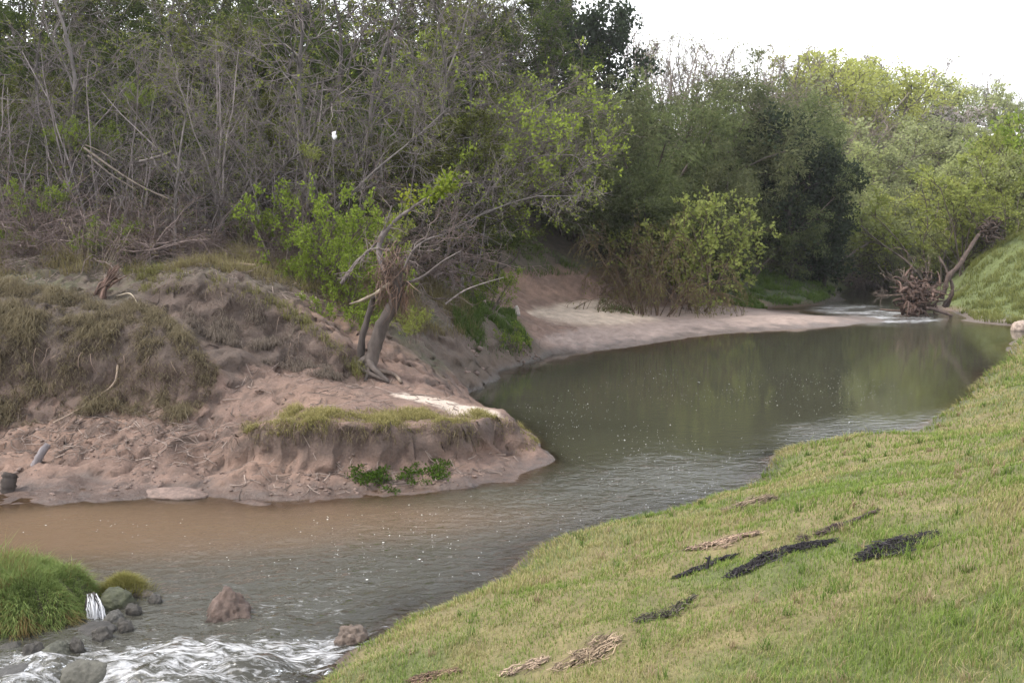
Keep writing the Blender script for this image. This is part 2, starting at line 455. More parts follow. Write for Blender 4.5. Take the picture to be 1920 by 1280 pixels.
# near (right) bank, measured back from its water edge
E = [(-14, -25), (-9, -8), (-5.6, 0), (-3.4, 4.6)] + [tuple(W(x, y, z=0)[:2]) for x, y in
     [(600, 1283), (700, 1205), (820, 1140), (940, 1092), (1030, 1022), (1100, 1002), (1200, 975), (1300, 946), (1425, 903), (1460, 852), (1590, 831), (1700, 838), (1760, 782), (1850, 702), (1925, 632)]] + [(20.5, 34.6), (27, 35)]
E = np.array(E)
for i, e in enumerate(E):
    tg = E[min(i + 1, len(E) - 1)] - E[max(i - 1, 0)]
    tg = tg / np.linalg.norm(tg)
    nrm = np.array([tg[1], -tg[0]])
    for dd, zz in ((0, 0.0), (0.35, 0.17), (1.4, 0.52), (3.6, 1.22), (7.2, 2.42), (13, 4.0), (22, 5.6)):
        p = e + nrm * dd
        if dd > 0.5 and np.min(np.linalg.norm(E - p, axis=1)) < dd * 0.93: continue
        CP.append(np.array([p[0], p[1], zz]))
    p = e - nrm * 0.7
    if np.min(np.linalg.norm(E - p, axis=1)) > 0.6: CP.append(np.array([p[0], p[1], -0.22]))
CP = np.array(CP)
# thin out near-coincident control points
keep = []
for i, c in enumerate(CP):
    if all((c[0] - CP[j][0]) ** 2 + (c[1] - CP[j][1]) ** 2 > 0.07 ** 2 for j in keep): keep.append(i)
CP = CP[keep]
_n = len(CP)
_A = np.zeros((_n + 3, _n + 3))
_A[:_n, :_n] = -np.sqrt(((CP[:, None, :2] - CP[None, :, :2]) ** 2).sum(-1) + 0.004)
_A[:_n, _n] = 1; _A[:_n, _n + 1:] = CP[:, :2]
_A[_n:, :_n] = _A[:_n, _n:].T
_b = np.zeros(_n + 3); _b[:_n] = CP[:, 2]
_A[:_n, :_n] += np.eye(_n) * 0.0006
_S = np.linalg.solve(_A, _b)


def base_h(x, y):
    x, y = np.asarray(x, float).ravel(), np.asarray(y, float).ravel()
    out = np.empty(len(x))
    for s in range(0, len(x), 20000):
        xs, ys = x[s:s + 20000], y[s:s + 20000]
        K = -np.sqrt((xs[:, None] - CP[None, :, 0]) ** 2 + (ys[:, None] - CP[None, :, 1]) ** 2 + 0.004)
        out[s:s + 20000] = K @ _S[:_n] + _S[_n] + _S[_n + 1] * xs + _S[_n + 2] * ys
    return out


def near_bank_dist(x, y):
    """signed distance to our own bank's water edge, positive on the grass side"""
    x, y = np.asarray(x, float).ravel(), np.asarray(y, float).ravel()
    best = np.full(len(x), 1e9); sign = np.ones(len(x))
    for a, b in zip(E[:-1], E[1:]):
        ab = b - a
        t = np.clip(((x - a[0]) * ab[0] + (y - a[1]) * ab[1]) / (ab @ ab), 0, 1)
        dx, dy = x - a[0] - t * ab[0], y - a[1] - t * ab[1]
        d = np.hypot(dx, dy)
        c = ab[1] * (x - a[0]) - ab[0] * (y - a[1])
        m = d < best - 1e-9
        best[m] = d[m]; sign[m] = np.where(c[m] >= 0, 1, -1)
    return best * sign


def is_left(x, y):
    return near_bank_dist(x, y) < -1.0


def heights(x, y):
    x, y = np.asarray(x, float).ravel(), np.asarray(y, float).ravel()
    z = base_h(x, y)
    nb = near_bank_dist(x, y)
    left = sstep(0.0, -1.5, nb)
    wet = sstep(-0.1, 0.25, z)
    far = sstep(24, 40, y)
    sandbar = sstep(0.9, 0.6, z) * sstep(28, 30, y) * sstep(44, 41, y) * left
    amp = left * wet * (0.085 + 0.25 * sstep(44, 52, y)) * (1 - 0.93 * sandbar)
    flat = np.exp(-((x + 1.5) / 2.3) ** 4 - ((y - 16.6) / 1.7) ** 4)        # trodden top of the headland
    calm = 1 - 0.72 * flat
    amp = amp * calm
    z = z + amp * fbm(x * 1.3, y * 1.3, 0.5, 5, 0.55)
    z = z + calm * left * wet * (1 - far) * (0.05 * fbm(x * 4.0, y * 4.6, 3.3, 4, 0.65) - 0.10 * np.clip(1 - 3.2 * np.abs(fbm(x * 1.1 + 0.3 * y, y * 1.5, 7.7, 4, 0.6)), 0, 1))
    # erosion runnels and clods on the bare dirt
    rid = 1 - np.abs(fbm(x * 2.6 + 0.5 * y, y * 2.2, 9.1, 3))
    z = z - calm * left * wet * (1 - far) * 0.07 * np.clip(rid - 0.55, 0, 1) * 2
    # the sand bar's ripples
    z = z + sandbar * wet * 0.012 * np.sin(7.5 * (x * 0.9 + y * 0.35) + 1.2 * fbm(x, y, 3, 2))
    z = z + (1 - left) * (0.05 * fbm(x * 1.5, y * 1.5, 2.2, 5, 0.55))
    return z


def H(x, y):
    return float(heights([x], [y])[0])


def hit(px, py, d0=4.0, d1=140.0):
    """where the view line through a photo pixel meets the ground"""
    r = ray(px, py)
    t = np.concatenate([np.arange(d0, 30, 0.06), np.arange(30, d1, 0.25)])
    P = r[None] * t[:, None]; P[:, 2] += CAM_H
    zz = np.maximum(heights(P[:, 0], P[:, 1]), 0.0)
    k = np.argmax(P[:, 2] <= zz)
    if P[k, 2] > zz[k]: k = len(t) - 1
    return np.array([P[k, 0], P[k, 1], zz[k]])


def axis(segs):
    out = [segs[0][0]]
    for a, b, s0, s1 in segs:
        n = max(1, int(round((b - a) / ((s0 + s1) / 2))))
        w = np.linspace(s0, s1, n); w = w / w.sum() * (b - a)
        out += list(a + np.cumsum(w))
    return np.array(out)


GX = axis([(-400, -60, 40, 4), (-60, -14, 3, 0.16), (-14, -9, 0.085, 0.085), (-9, 3, 0.06, 0.06), (3, 8, 0.085, 0.085), (8, 24, 0.1, 0.25), (24, 70, 0.3, 4), (70, 400, 5, 40)])
GY = axis([(-60, 2, 8, 0.4), (2, 12, 0.2, 0.09), (12, 20, 0.055, 0.055), (20, 21, 0.075, 0.075), (21, 42, 0.09, 0.17), (42, 62, 0.17, 0.6), (62, 140, 0.8, 5), (140, 600, 6, 60)])
X, Y = np.meshgrid(GX, GY, indexing='ij')
Z = heights(X, Y).reshape(X.shape)

nx, ny = X.shape
NB = near_bank_dist(X, Y).reshape(X.shape)
gz = np.gradient(Z, axis=1) / np.gradient(Y, axis=1)
gxx = np.gradient(Z, axis=0) / np.gradient(X, axis=0)
SLOPE = np.hypot(gz, gxx)

# ground colours: bare pink-brown dirt, pale dry sand, dark forest litter, grassy soil
def C3(*c): return np.array(c, float)


def soil_colour(X, Y, Z, NB, SLOPE):
    sh = X.shape
    n1 = fbm(X * 0.9, Y * 0.9, 1.0, 4).reshape(sh)
    n2 = fbm(X * 3.1, Y * 3.1, 4.0, 4).reshape(sh)
    n3 = fbm(X * 9.0, Y * 7.0, 6.0 + Z * 3, 3, 0.65).reshape(sh)
    dirt = C3(0.225, 0.146, 0.110)[None, None] * (1 + 0.20 * n2[..., None] + 0.16 * n3[..., None])
    clay = C3(0.15, 0.10, 0.082)
    dirt = dirt + (clay - dirt) * np.clip(0.5 + n1, 0, 1)[..., None] * 0.5
    col = dirt.copy()
    mix = lambda c, m: col + (c - col) * np.clip(m, 0, 1)[..., None]
    litter = C3(0.10, 0.08, 0.06)
    up = sstep(1.75, 2.5, Z + 0.4 * n1) * sstep(9, 12, Y)
    behind = sstep(20.3, 22, Y + n1) * sstep(0.5, 0.9, Z) * sstep(31.5, 29, Y)
    deep = sstep(33, 35.5, Y) * sstep(1.75, 2.1, Z + 0.15 * n2)
    litm = np.maximum(np.maximum(up, behind), deep)
    litm = np.maximum(litm, sstep(43, 46, Y))
    litm = np.where(NB > -0.3, 0, litm)
    col = mix(litter, litm)
    gm = sstep(0.05, 0.35, n1 + 0.3 * n2) * 0.5
    col = mix(C3(0.075, 0.085, 0.035), litm * gm)
    # dark rooty subsoil where the turf has broken away, plus painted shade under the lips
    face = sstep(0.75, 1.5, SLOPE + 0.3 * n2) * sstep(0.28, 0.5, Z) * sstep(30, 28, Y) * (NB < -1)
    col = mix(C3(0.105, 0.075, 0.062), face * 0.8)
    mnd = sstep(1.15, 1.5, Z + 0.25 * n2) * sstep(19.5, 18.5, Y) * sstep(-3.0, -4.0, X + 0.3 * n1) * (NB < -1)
    col = mix(C3(0.085, 0.064, 0.052), mnd * 0.85)  # mound soil darkened to paint the shadows between its grass clumps
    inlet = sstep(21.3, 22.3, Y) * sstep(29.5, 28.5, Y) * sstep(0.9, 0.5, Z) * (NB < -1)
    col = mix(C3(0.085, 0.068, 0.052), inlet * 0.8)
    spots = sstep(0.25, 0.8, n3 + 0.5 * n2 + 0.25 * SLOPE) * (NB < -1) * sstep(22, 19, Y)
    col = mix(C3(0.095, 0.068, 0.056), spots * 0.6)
    # pale dry sand on the bar, and the strip on the headland
    bar = sstep(31.8, 33.5, Y + 0.3 * n1) * sstep(39.5, 38.0, Y) * sstep(0.24, 0.42, Z + 0.035 * n2) * sstep(0.85, 0.72, Z)
    col = mix(C3(0.53, 0.425, 0.335), np.where(NB < -1, bar, 0))
    barw = sstep(28.5, 30, Y) * sstep(42, 40.5, Y) * sstep(0.42, 0.34, Z) * sstep(-0.3, -1, NB)
    col = mix(C3(0.32, 0.245, 0.21), barw * (1 - bar))
    a, b = W(765, 738, d=17.2)[:2], W(905, 778, d=16.7)[:2]
    ab = b - a; t = np.clip(((X - a[0]) * ab[0] + (Y - a[1]) * ab[1]) / (ab @ ab), 0, 1)
    ds = np.hypot(X - a[0] - t * ab[0], Y - a[1] - t * ab[1])
    col = mix(C3(0.52, 0.43, 0.36), sstep(0.27, 0.17, ds + 0.025 * n2 + 0.05 * n3 - 0.09 * t) * (NB < -1))
    # near grassy bank and far mound
    gb = C3(0.115, 0.13, 0.042) * (1 + 0.0 * n1[..., None])
    straw = C3(0.20, 0.165, 0.075)
    gb = gb + (straw - gb) * np.clip(0.5 + n1 + 0.3 * n2, 0, 1)[..., None]
    col = mix(gb, sstep(-0.15, 0.12, NB))
    mound = sstep(15.5, 17.5, X - 0.0 * Y) * sstep(36, 38, Y) * (NB < 0) * sstep(0.02, 0.2, Z)
    col = mix(C3(0.12, 0.145, 0.05), mound * sstep(75, 60, Y))
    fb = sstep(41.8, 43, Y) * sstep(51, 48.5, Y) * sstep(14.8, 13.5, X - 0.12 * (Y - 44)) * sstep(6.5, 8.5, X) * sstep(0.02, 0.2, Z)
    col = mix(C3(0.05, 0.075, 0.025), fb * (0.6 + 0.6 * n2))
    far = sstep(58, 70, Y)
    col = mix(C3(0.10, 0.11, 0.045), far)
    wet = sstep(0.16, 0.02, Z + 0.05 * n2) * (NB < 0.2)
    col = col * (1 - 0.52 * wet[..., None])
    return np.clip(col, 0.01, 0.9), wet


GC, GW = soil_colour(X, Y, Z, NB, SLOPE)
VX, VY = X.copy(), Y.copy()
# undercut the steep earth faces a little so that they are not a smooth sheet
st = sstep(0.5, 1.3, SLOPE) * (NB < -1) * sstep(30, 24, Y)
VX += st * 0.10 * fbm(X * 4, Y * 4, Z * 6, 3).reshape(X.shape)
VY += st * 0.13 * fbm(X * 4 + 31, Y * 4, Z * 6 + 9, 3).reshape(X.shape)
GV = np.stack([VX, VY, Z], -1).reshape(-1, 3)
ii, jj = np.meshgrid(np.arange(nx - 1), np.arange(ny - 1), indexing='ij')
Q = np.stack([ii * ny + jj, (ii + 1) * ny + jj, (ii + 1) * ny + jj + 1, ii * ny + jj + 1], -1).reshape(-1, 4)
fc = lambda A: (A[:-1, :-1] + A[1:, 1:]).ravel() / 2
fx, fy, fz_, fnb = fc(X), fc(Y), fc(Z), fc(NB)
reg = np.zeros(len(Q), int)                                   # 0 wooded hillside
reg[fnb > -0.45] = 1                                          # our grassy bank
reg[(fnb <= -0.45) & (fz_ < 0.02) & (fy < 62)] = 2            # river bed
reg[(fnb <= -0.45) & (fz_ >= 0.02) & (fy < 19.6) & (fx < 2) & (fz_ < 2.3) & (fy > 9)] = 3   # eroded earth bank
reg[(fnb <= -0.45) & (fz_ >= 0.02) & (fz_ < 0.95) & (fy > 28) & (fy < 41.5) & (fx > 0.6) & (fx < 14.5)] = 4   # sand bar
reg[(fnb <= -0.45) & (fz_ >= 0.02) & (fx > 15.6) & (fy > 35) & (fy < 52)] = 5               # far grassy mound
for k, nm in enumerate(['hillside', 'grassy_bank', 'river_bed', 'earth_bank', 'sand_bar', 'grassy_mound']):
    f = Q[reg == k]
    u, inv = np.unique(f, return_inverse=True)
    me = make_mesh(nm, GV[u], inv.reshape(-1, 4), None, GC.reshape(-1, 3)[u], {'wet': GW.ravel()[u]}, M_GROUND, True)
    link(nm, me, kind='structure')

# ------------------------------------------------------------------ river
WX = axis([(-60, -13, 4, 0.2), (-13, 4, 0.07, 0.07), (4, 22, 0.1, 0.3), (22, 50, 0.5, 4)])
WY = axis([(-40, 5, 4, 0.12), (5, 19, 0.06, 0.06), (19, 45, 0.08, 0.25), (45, 66, 0.3, 0.8)])
RX, RY = np.meshgrid(WX, WY, indexing='ij')
sh = RX.shape
bed = heights(RX, RY).reshape(sh)
wnb = near_bank_dist(RX, RY).reshape(sh)
depth = np.clip(-bed, 0, 2)


def blob(px, py, rx, ry, z=0.0, rot=0.0):
    c = W(px, py, z=z)
    dx, dy = RX - c[0], RY - c[1]
    ca, sa = math.cos(rot), math.sin(rot)
    u, v = (dx * ca + dy * sa) / rx, (-dx * sa + dy * ca) / ry
    return np.exp(-(u * u + v * v))


rapid = np.clip(blob(250, 1310, 2.3, 0.7) + blob(540, 1290, 1.3, 0.7) + blob(20, 1265, 1.6, 0.35) + 0.45 * blob(420, 1225, 1.6, 0.6) + 0.35 * blob(650, 1160, 2.0, 1.0), 0, 1)
rapid = np.clip(rapid + sstep(7.6, 6.2, RY) * 0.5, 0, 1) * (wnb < 0)
riffle = np.clip(blob(1200, 930, 2.4, 1.6) + blob(1380, 900, 1.8, 1.2) + 0.7 * blob(800, 1030, 3.0, 1.6) + 0.6 * blob(500, 1090, 2.4, 1.2), 0, 1)
farrif = np.clip(blob(1590, 578, 2.6, 5.5) + blob(1660, 596, 2.6, 2.2), 0, 1)
skyp = blob(1660, 815, 1.6, 1.1)
front = sstep(13.6, 10.5, RY - 0.25 * RX) * (1 - 0.6 * np.clip(blob(150, 985, 3.6, 1.3), 0, 1))
chop = 0.008 + 0.018 * sstep(22, 17, RY) + 0.24 * riffle + 0.22 * front + 0.5 * rapid + 0.3 * farrif + 0.20 * skyp + 0.05 * sstep(0.1, 0.0, depth) * 0
chop = chop * (1 + 0.35 * fbm(RX * 0.7, RY * 0.7, 5, 3).reshape(sh))
foam = 0.11 * rapid + 0.05 * blob(350, 1230, 2.6, 0.8) + 0.08 * riffle + 0.13 * front + 0.33 * farrif
foam = foam + 0.10 * fbm(RX * 1.2, RY * 1.9, 8, 3).reshape(sh) * (rapid + farrif)
foam = np.clip(foam, 0, 0.75)
wz = 0.085 * rapid * fbm(RX * 2.6, RY * 3.6, 2, 4, 0.6).reshape(sh) + 0.012 * riffle * fbm(RX * 3, RY * 4, 6, 3).reshape(sh)
wz = wz - 0.16 * sstep(8.6, 6.8, RY) * (wnb < 0)
turb = 1 - np.exp(-depth * 7.0)
turb = np.clip(turb, 0.06, 0.985)
tan_ = np.clip(blob(150, 985, 3.6, 1.5) + blob(450, 985, 2.4, 1.1) + 0.5 * blob(800, 975, 2.5, 0.8), 0, 1)
wc = C3(0.052, 0.051, 0.034) + (C3(0.150, 0.102, 0.066) - C3(0.052, 0.051, 0.034)) * tan_[..., None]
wc = wc + (C3(0.062, 0.060, 0.050) - wc) * np.clip(rapid + riffle * 0.6 + 0.8 * front, 0, 1)[..., None] * 0.8
wnx, wny = sh
ii, jj = np.meshgrid(np.arange(wnx - 1), np.arange(wny - 1), indexing='ij')
WQ = np.stack([ii * wny + jj, (ii + 1) * wny + jj, (ii + 1) * wny + jj + 1, ii * wny + jj + 1], -1).reshape(-1, 4)
bmin = np.minimum(np.minimum(bed[:-1, :-1], bed[1:, :-1]), np.minimum(bed[:-1, 1:], bed[1:, 1:])).ravel()
WQ = WQ[bmin < 0.1]
u, inv = np.unique(WQ, return_inverse=True)
RV = np.stack([RX, RY, wz], -1).reshape(-1, 3)
me = make_mesh('river', RV[u], inv.reshape(-1, 4), None, wc.reshape(-1, 3)[u],
               {'chop': chop.ravel()[u], 'turbid': turb.ravel()[u], 'foam': foam.ravel()[u]}, M_WATER, True)
link('river', me, kind='structure')

# ------------------------------------------------------------------ plant builders
def poly_grow(rs, S, D, Ln, R0, n, jit, grav, taper):
    B = len(S)
    P = np.empty((B, n, 3)); P[:, 0] = S
    d = norm(D.copy())
    g = np.array([0, 0, 1.0]) * grav
    for i in range(1, n):
        d = norm(d + jit * rs.randn(B, 3) / math.sqrt(n - 1) + g / (n - 1))
        P[:, i] = P[:, i - 1] + d * (Ln / (n - 1))[:, None]
    t = np.linspace(0, 1, n)[None]
    R = R0[:, None] * (1 - (1 - taper) * t)
    return P, R


def children(rs, P, R, Ln, m, t0, t1, ang, lr, rr, upb=0.0, fall=0.5):
    B, n, _ = P.shape
    t = rs.uniform(t0, t1, (B, m))
    f = t * (n - 1); i = np.minimum(f.astype(int), n - 2); w = (f - i)[..., None]
    b = np.arange(B)[:, None]
    pos = P[b, i] * (1 - w) + P[b, i + 1] * w
    tan = norm(P[b, i + 1] - P[b, i])
    rad = (R[b, i] * (1 - w[..., 0]) + R[b, i + 1] * w[..., 0]) * rr
    perp = rs.randn(B, m, 3); perp -= (perp * tan).sum(-1, keepdims=True) * tan; perp = norm(perp)
    a = np.radians(rs.uniform(ang[0], ang[1], (B, m)))[..., None]
    d = norm(np.cos(a) * tan + np.sin(a) * perp + np.array([0, 0, upb]))
    ln = (Ln[:, None] * rs.uniform(lr[0], lr[1], (B, m)) * (1 - fall * (t - t0)))
    return pos.reshape(-1, 3), d.reshape(-1, 3), ln.ravel(), rad.ravel()


def leaf_quads(rs, pos, dirs, size, wr, col0, col1, up=0.0, accent=None):
    N = len(pos)
    ln = size * rs.uniform(0.6, 1.35, N)[:, None]
    d = norm(dirs)
    nr = rs.randn(N, 3); nr[:, 2] += up
    side = norm(np.cross(d, nr))
    V = np.empty((N, 4, 3))
    V[:, 0] = pos
    V[:, 1] = pos + d * ln * 0.45 + side * ln * wr
    V[:, 2] = pos + d * ln
    V[:, 3] = pos + d * ln * 0.45 - side * ln * wr
    Qf = np.arange(N * 4).reshape(N, 4)
    u = np.clip(rs.rand(N) + 0.0, 0, 1)[:, None]
    c = np.array(col0) * (1 - u) + np.array(col1) * u
    if accent is not None:
        k = rs.rand(N) < accent[0]
        c[k] = np.array(accent[1]) * rs.uniform(0.8, 1.2, (k.sum(), 1))
    return V.reshape(-1, 3), Qf, np.repeat(c, 4, 0)


def plant(name, seed, stems, levels, wood=(0.16, 0.145, 0.14), twig=None, leaf=None, trunk_levels=1, keep=None):
    """stems: dict(n, spread, length, rad, lean, tilt) ; levels: list of dicts; leaf: dict. Returns (trunk mesh, crown mesh, height)"""
    rs = np.random.RandomState(seed)
    n = stems['n']
    a = rs.uniform(0, 2 * math.pi, n); r = stems.get('spread', 0) * np.sqrt(rs.rand(n))
    S = np.stack([r * np.cos(a), r * np.sin(a), np.full(n, -0.15)], -1)
    tl = np.radians(rs.uniform(*stems.get('tilt', (0, 8)), n))
    az = a + rs.uniform(-0.9, 0.9, n)
    D = np.stack([np.sin(tl) * np.cos(az), np.sin(tl) * np.sin(az), np.cos(tl)], -1) + np.array(stems.get('lean', (0, 0, 0)))
    Ln = stems['length'] * rs.uniform(stems.get('vary', 0.8), 1.0, n)
    R0 = stems['rad'] * rs.uniform(0.75, 1.0, n)
    L0 = levels[0]
    P, R = poly_grow(rs, S, D, Ln, R0, L0.get('n', 8), L0.get('jit', 0.2), L0.get('grav', 0), L0.get('taper', 0.25))
    tr, cr = Soup(), Soup()
    wood, twig = np.array(wood), np.array(twig if twig is not None else wood)
    allP = [(P, R, Ln)]
    def emit(lv, P, R, k):
        V, Qf = tubes(P, R, k)
        c = wood if lv < trunk_levels else twig
        cc = c * rs.uniform(0.75, 1.25, (P.shape[0], 1))
        (tr if lv < trunk_levels else cr).add(V, Qf, None, np.repeat(cc, P.shape[1] * k, 0))
    emit(0, P, R, L0.get('k', 6))
    for lv, L in enumerate(levels[1:], 1):
        S, D, Ln, R0 = children(rs, P, R, Ln, L['m'], L.get('t0', 0.25), L.get('t1', 1.0), L.get('ang', (30, 60)), L.get('lr', (0.35, 0.6)), L.get('rr', 0.55), L.get('up', 0), L.get('fall', 0.5))
        R0 = np.maximum(R0, L.get('rmin', 0.004))
        P, R = poly_grow(rs, S, D, Ln, R0, L.get('n', 4), L.get('jit', 0.3), L.get('grav', 0), L.get('taper', 0.35))
        allP.append((P, R, Ln))
        emit(lv, P, R, L.get('k', 3))
    if leaf:
        for lv in leaf.get('on', [-1]):
            P, R, Ln = allP[lv]
            m = leaf['m']
            B, nn, _ = P.shape
            sel = rs.rand(B) < leaf.get('frac', 1.0)
            P = P[sel]; B = len(P)
            if B == 0: continue
            t = rs.uniform(leaf.get('t0', 0.15), 1, (B, m)); f = t * (nn - 1); i = np.minimum(f.astype(int), nn - 2); w = (f - i)[..., None]
            b = np.arange(B)[:, None]
            pos = (P[b, i] * (1 - w) + P[b, i + 1] * w).reshape(-1, 3)
            tan = norm(P[b, i + 1] - P[b, i]).reshape(-1, 3)
            pos = pos + rs.randn(*pos.shape) * leaf.get('off', 0.02)
            d = tan * leaf.get('along', 0.6) + rs.randn(*pos.shape) * 0.6 + np.array([0, 0, leaf.get('droop', 0)])
            V, Qf, c = leaf_quads(rs, pos, d, leaf['size'], leaf.get('wr', 0.3), leaf['c0'], leaf['c1'], leaf.get('upn', 0.6), leaf.get('accent'))
            cr.add(V, Qf, None, c)
    top = max(np.concatenate(tr.V)[:, 2].max(), np.concatenate(cr.V)[:, 2].max() if cr.V else 0)
    nl = len(np.concatenate(cr.V)) if cr.V else 0
    tm = tr.mesh(name + '_trunk', M_BARK, True)
    cm = None
    if cr.V:
        cm = cr.mesh(name + '_crown', M_LEAFFAR if name.startswith(('far', 'barbush', 'arching', 'bright', 'feather')) else M_LEAF, False)
    return tm, cm, top


GREY = (0.225, 0.195, 0.19); BROWN = (0.215, 0.168, 0.155); DARKB = (0.055, 0.045, 0.04); PALE = (0.27, 0.235, 0.21)
PROTO = {}
# bare grey trees with a haze of new buds
for q, (sd, ln) in enumerate([(11, (0.06, 0, 0)), (12, (-0.12, -0.05, 0)), (13, (0.2, 0.0, 0))]):
    PROTO['bare%d' % q] = plant('bare', sd, dict(n=1, length=7.5, rad=0.068, lean=ln, tilt=(0, 8)),
        [dict(n=12, jit=0.42, grav=0.2, k=7, taper=0.2), dict(m=22, n=7, t0=0.08, ang=(28, 80), lr=(0.28, 0.52), jit=0.6, up=0.05, rr=0.5, k=4, fall=0.6),
         dict(m=9, n=5, t0=0.15, ang=(25, 70), lr=(0.3, 0.65), jit=0.6, up=0.0, rr=0.6, rmin=0.009), dict(m=2, n=3, ang=(25, 65), lr=(0.3, 0.65), jit=0.5, up=0.0, rr=0.7, rmin=0.007)],
        (0.13, 0.115, 0.11), GREY, dict(m=6, size=0.06, wr=0.35, c0=(0.11, 0.13, 0.035), c1=(0.22, 0.25, 0.05), frac=0.4), trunk_levels=2)
# multi-stem bare saplings
PROTO['sapling'] = plant('sapling', 21, dict(n=7, spread=0.35, length=5.0, rad=0.035, tilt=(3, 28)),
    [dict(n=8, jit=0.3, grav=0.25, k=5), dict(m=9, n=5, t0=0.2, ang=(20, 55), lr=(0.2, 0.42), jit=0.4, up=0.15, rr=0.55, rmin=0.008), dict(m=5, n=3, ang=(25, 55), lr=(0.3, 0.55), jit=0.4, rmin=0.006)],
    GREY, GREY, dict(m=2, size=0.06, wr=0.35, c0=(0.09, 0.11, 0.03), c1=(0.16, 0.19, 0.05), frac=0.4))
# tangles of dead brown brush
for q, sd in enumerate((31, 32, 33)):
    PROTO['brush%d' % q] = plant('brush', sd, dict(n=46, spread=1.1, length=2.7, rad=0.022, tilt=(10, 75), vary=0.45),
        [dict(n=7, jit=0.75, grav=-0.5, k=4), dict(m=6, n=5, t0=0.15, ang=(30, 80), lr=(0.25, 0.6), jit=0.7, grav=-0.3, rmin=0.008), dict(m=4, n=3, ang=(30, 70), lr=(0.3, 0.6), jit=0.6, rmin=0.006)],
        BROWN, BROWN, dict(m=2, size=0.06, wr=0.3, c0=(0.10, 0.08, 0.05), c1=(0.13, 0.12, 0.05), frac=0.25), trunk_levels=1)
# dense olive trees that close off the wood behind
for q, (sd, c0, c1) in enumerate([(41, (0.034, 0.048, 0.014), (0.085, 0.112, 0.028)), (42, (0.045, 0.064, 0.018), (0.115, 0.152, 0.038)), (43, (0.055, 0.062, 0.02), (0.14, 0.15, 0.042))]):
    PROTO['olive%d' % q] = plant('olive', sd, dict(n=3, spread=0.4, length=5.5, rad=0.10, tilt=(4, 24)),
        [dict(n=8, jit=0.3, grav=0.2, k=5), dict(m=12, n=6, t0=0.12, ang=(35, 80), lr=(0.3, 0.55), jit=0.45, rr=0.5, fall=0.4), dict(m=9, n=4, ang=(30, 70), lr=(0.3, 0.55), jit=0.4, rmin=0.008), dict(m=4, n=3, ang=(30, 70), lr=(0.35, 0.6), jit=0.4, rmin=0.006)],
        (0.10, 0.085, 0.075), (0.10, 0.085, 0.075), dict(m=13, size=0.085, wr=0.28, off=0.05, c0=c0, c1=c1))
# soft feathery willows, rounded and reaching the ground
for q, (sd, c0, c1) in enumerate([(51, (0.085, 0.105, 0.045), (0.18, 0.21, 0.085)), (52, (0.095, 0.108, 0.055), (0.20, 0.215, 0.10))]):
    PROTO['feather%d' % q] = plant('feather', sd, dict(n=9, spread=0.8, length=5.2, rad=0.075, tilt=(8, 55)),
        [dict(n=8, jit=0.25, grav=0.1, k=5), dict(m=13, n=6, t0=0.15, ang=(25, 65), lr=(0.28, 0.5), jit=0.4, rr=0.45, fall=0.3), dict(m=9, n=4, ang=(25, 60), lr=(0.35, 0.6), jit=0.35, grav=-0.4, rmin=0.007)],
        (0.10, 0.08, 0.07), (0.11, 0.10, 0.06), dict(m=26, size=0.16, wr=0.13, off=0.10, along=0.5, droop=-0.35, c0=c0, c1=c1))
# near black-green evergreen
PROTO['dark'] = plant('dark', 61, dict(n=2, spread=0.2, length=5.0, rad=0.12, tilt=(2, 14)),
    [dict(n=8, jit=0.2, grav=0.2, k=6), dict(m=20, n=6, t0=0.08, ang=(40, 85), lr=(0.3, 0.5), jit=0.35, rr=0.5, fall=0.5), dict(m=10, n=4, ang=(30, 70), lr=(0.35, 0.6), jit=0.4, rmin=0.008)],
    DARKB, DARKB, dict(m=22, size=0.12, wr=0.32, off=0.09, c0=(0.024, 0.034, 0.02), c1=(0.05, 0.066, 0.035)))
# arching tree just coming into yellow-green leaf
PROTO['arching'] = plant('arching', 71, dict(n=10, spread=0.5, length=5.2, rad=0.024, tilt=(15, 60), lean=(0.35, -0.1, 0)),
    [dict(n=9, jit=0.3, grav=-0.35, k=6), dict(m=11, n=7, t0=0.25, ang=(20, 60), lr=(0.25, 0.5), jit=0.35, grav=0.0, rr=0.5, rmin=0.012), dict(m=9, n=5, t0=0.2, ang=(20, 55), lr=(0.3, 0.6), jit=0.35, grav=0.15, rmin=0.008), dict(m=2, n=3, ang=(25, 55), lr=(0.35, 0.6), jit=0.3, grav=0.3, rmin=0.006)],
    GREY, GREY, dict(m=8, size=0.075, wr=0.33, off=0.035, frac=0.38, c0=(0.17, 0.22, 0.04), c1=(0.33, 0.40, 0.075), on=[-1]), trunk_levels=1)
# bright spring shrubs
for q, (sd, c0, c1) in enumerate([(81, (0.13, 0.185, 0.03), (0.26, 0.33, 0.06)), (82, (0.22, 0.25, 0.06), (0.38, 0.42, 0.12))]):
    PROTO['bright%d' % q] = plant('bright', sd, dict(n=10, spread=0.5, length=2.2, rad=0.028, tilt=(4, 50)),
        [dict(n=6, jit=0.3, grav=0.2, k=4), dict(m=8, n=5, t0=0.2, ang=(25, 60), lr=(0.3, 0.6), jit=0.35, up=0.1, rmin=0.007), dict(m=4, n=3, ang=(25, 60), lr=(0.3, 0.6), jit=0.3, rmin=0.005)],
        (0.15, 0.12, 0.10), (0.15, 0.12, 0.10), dict(m=13, size=0.07, wr=0.34, off=0.03, c0=c0, c1=c1))
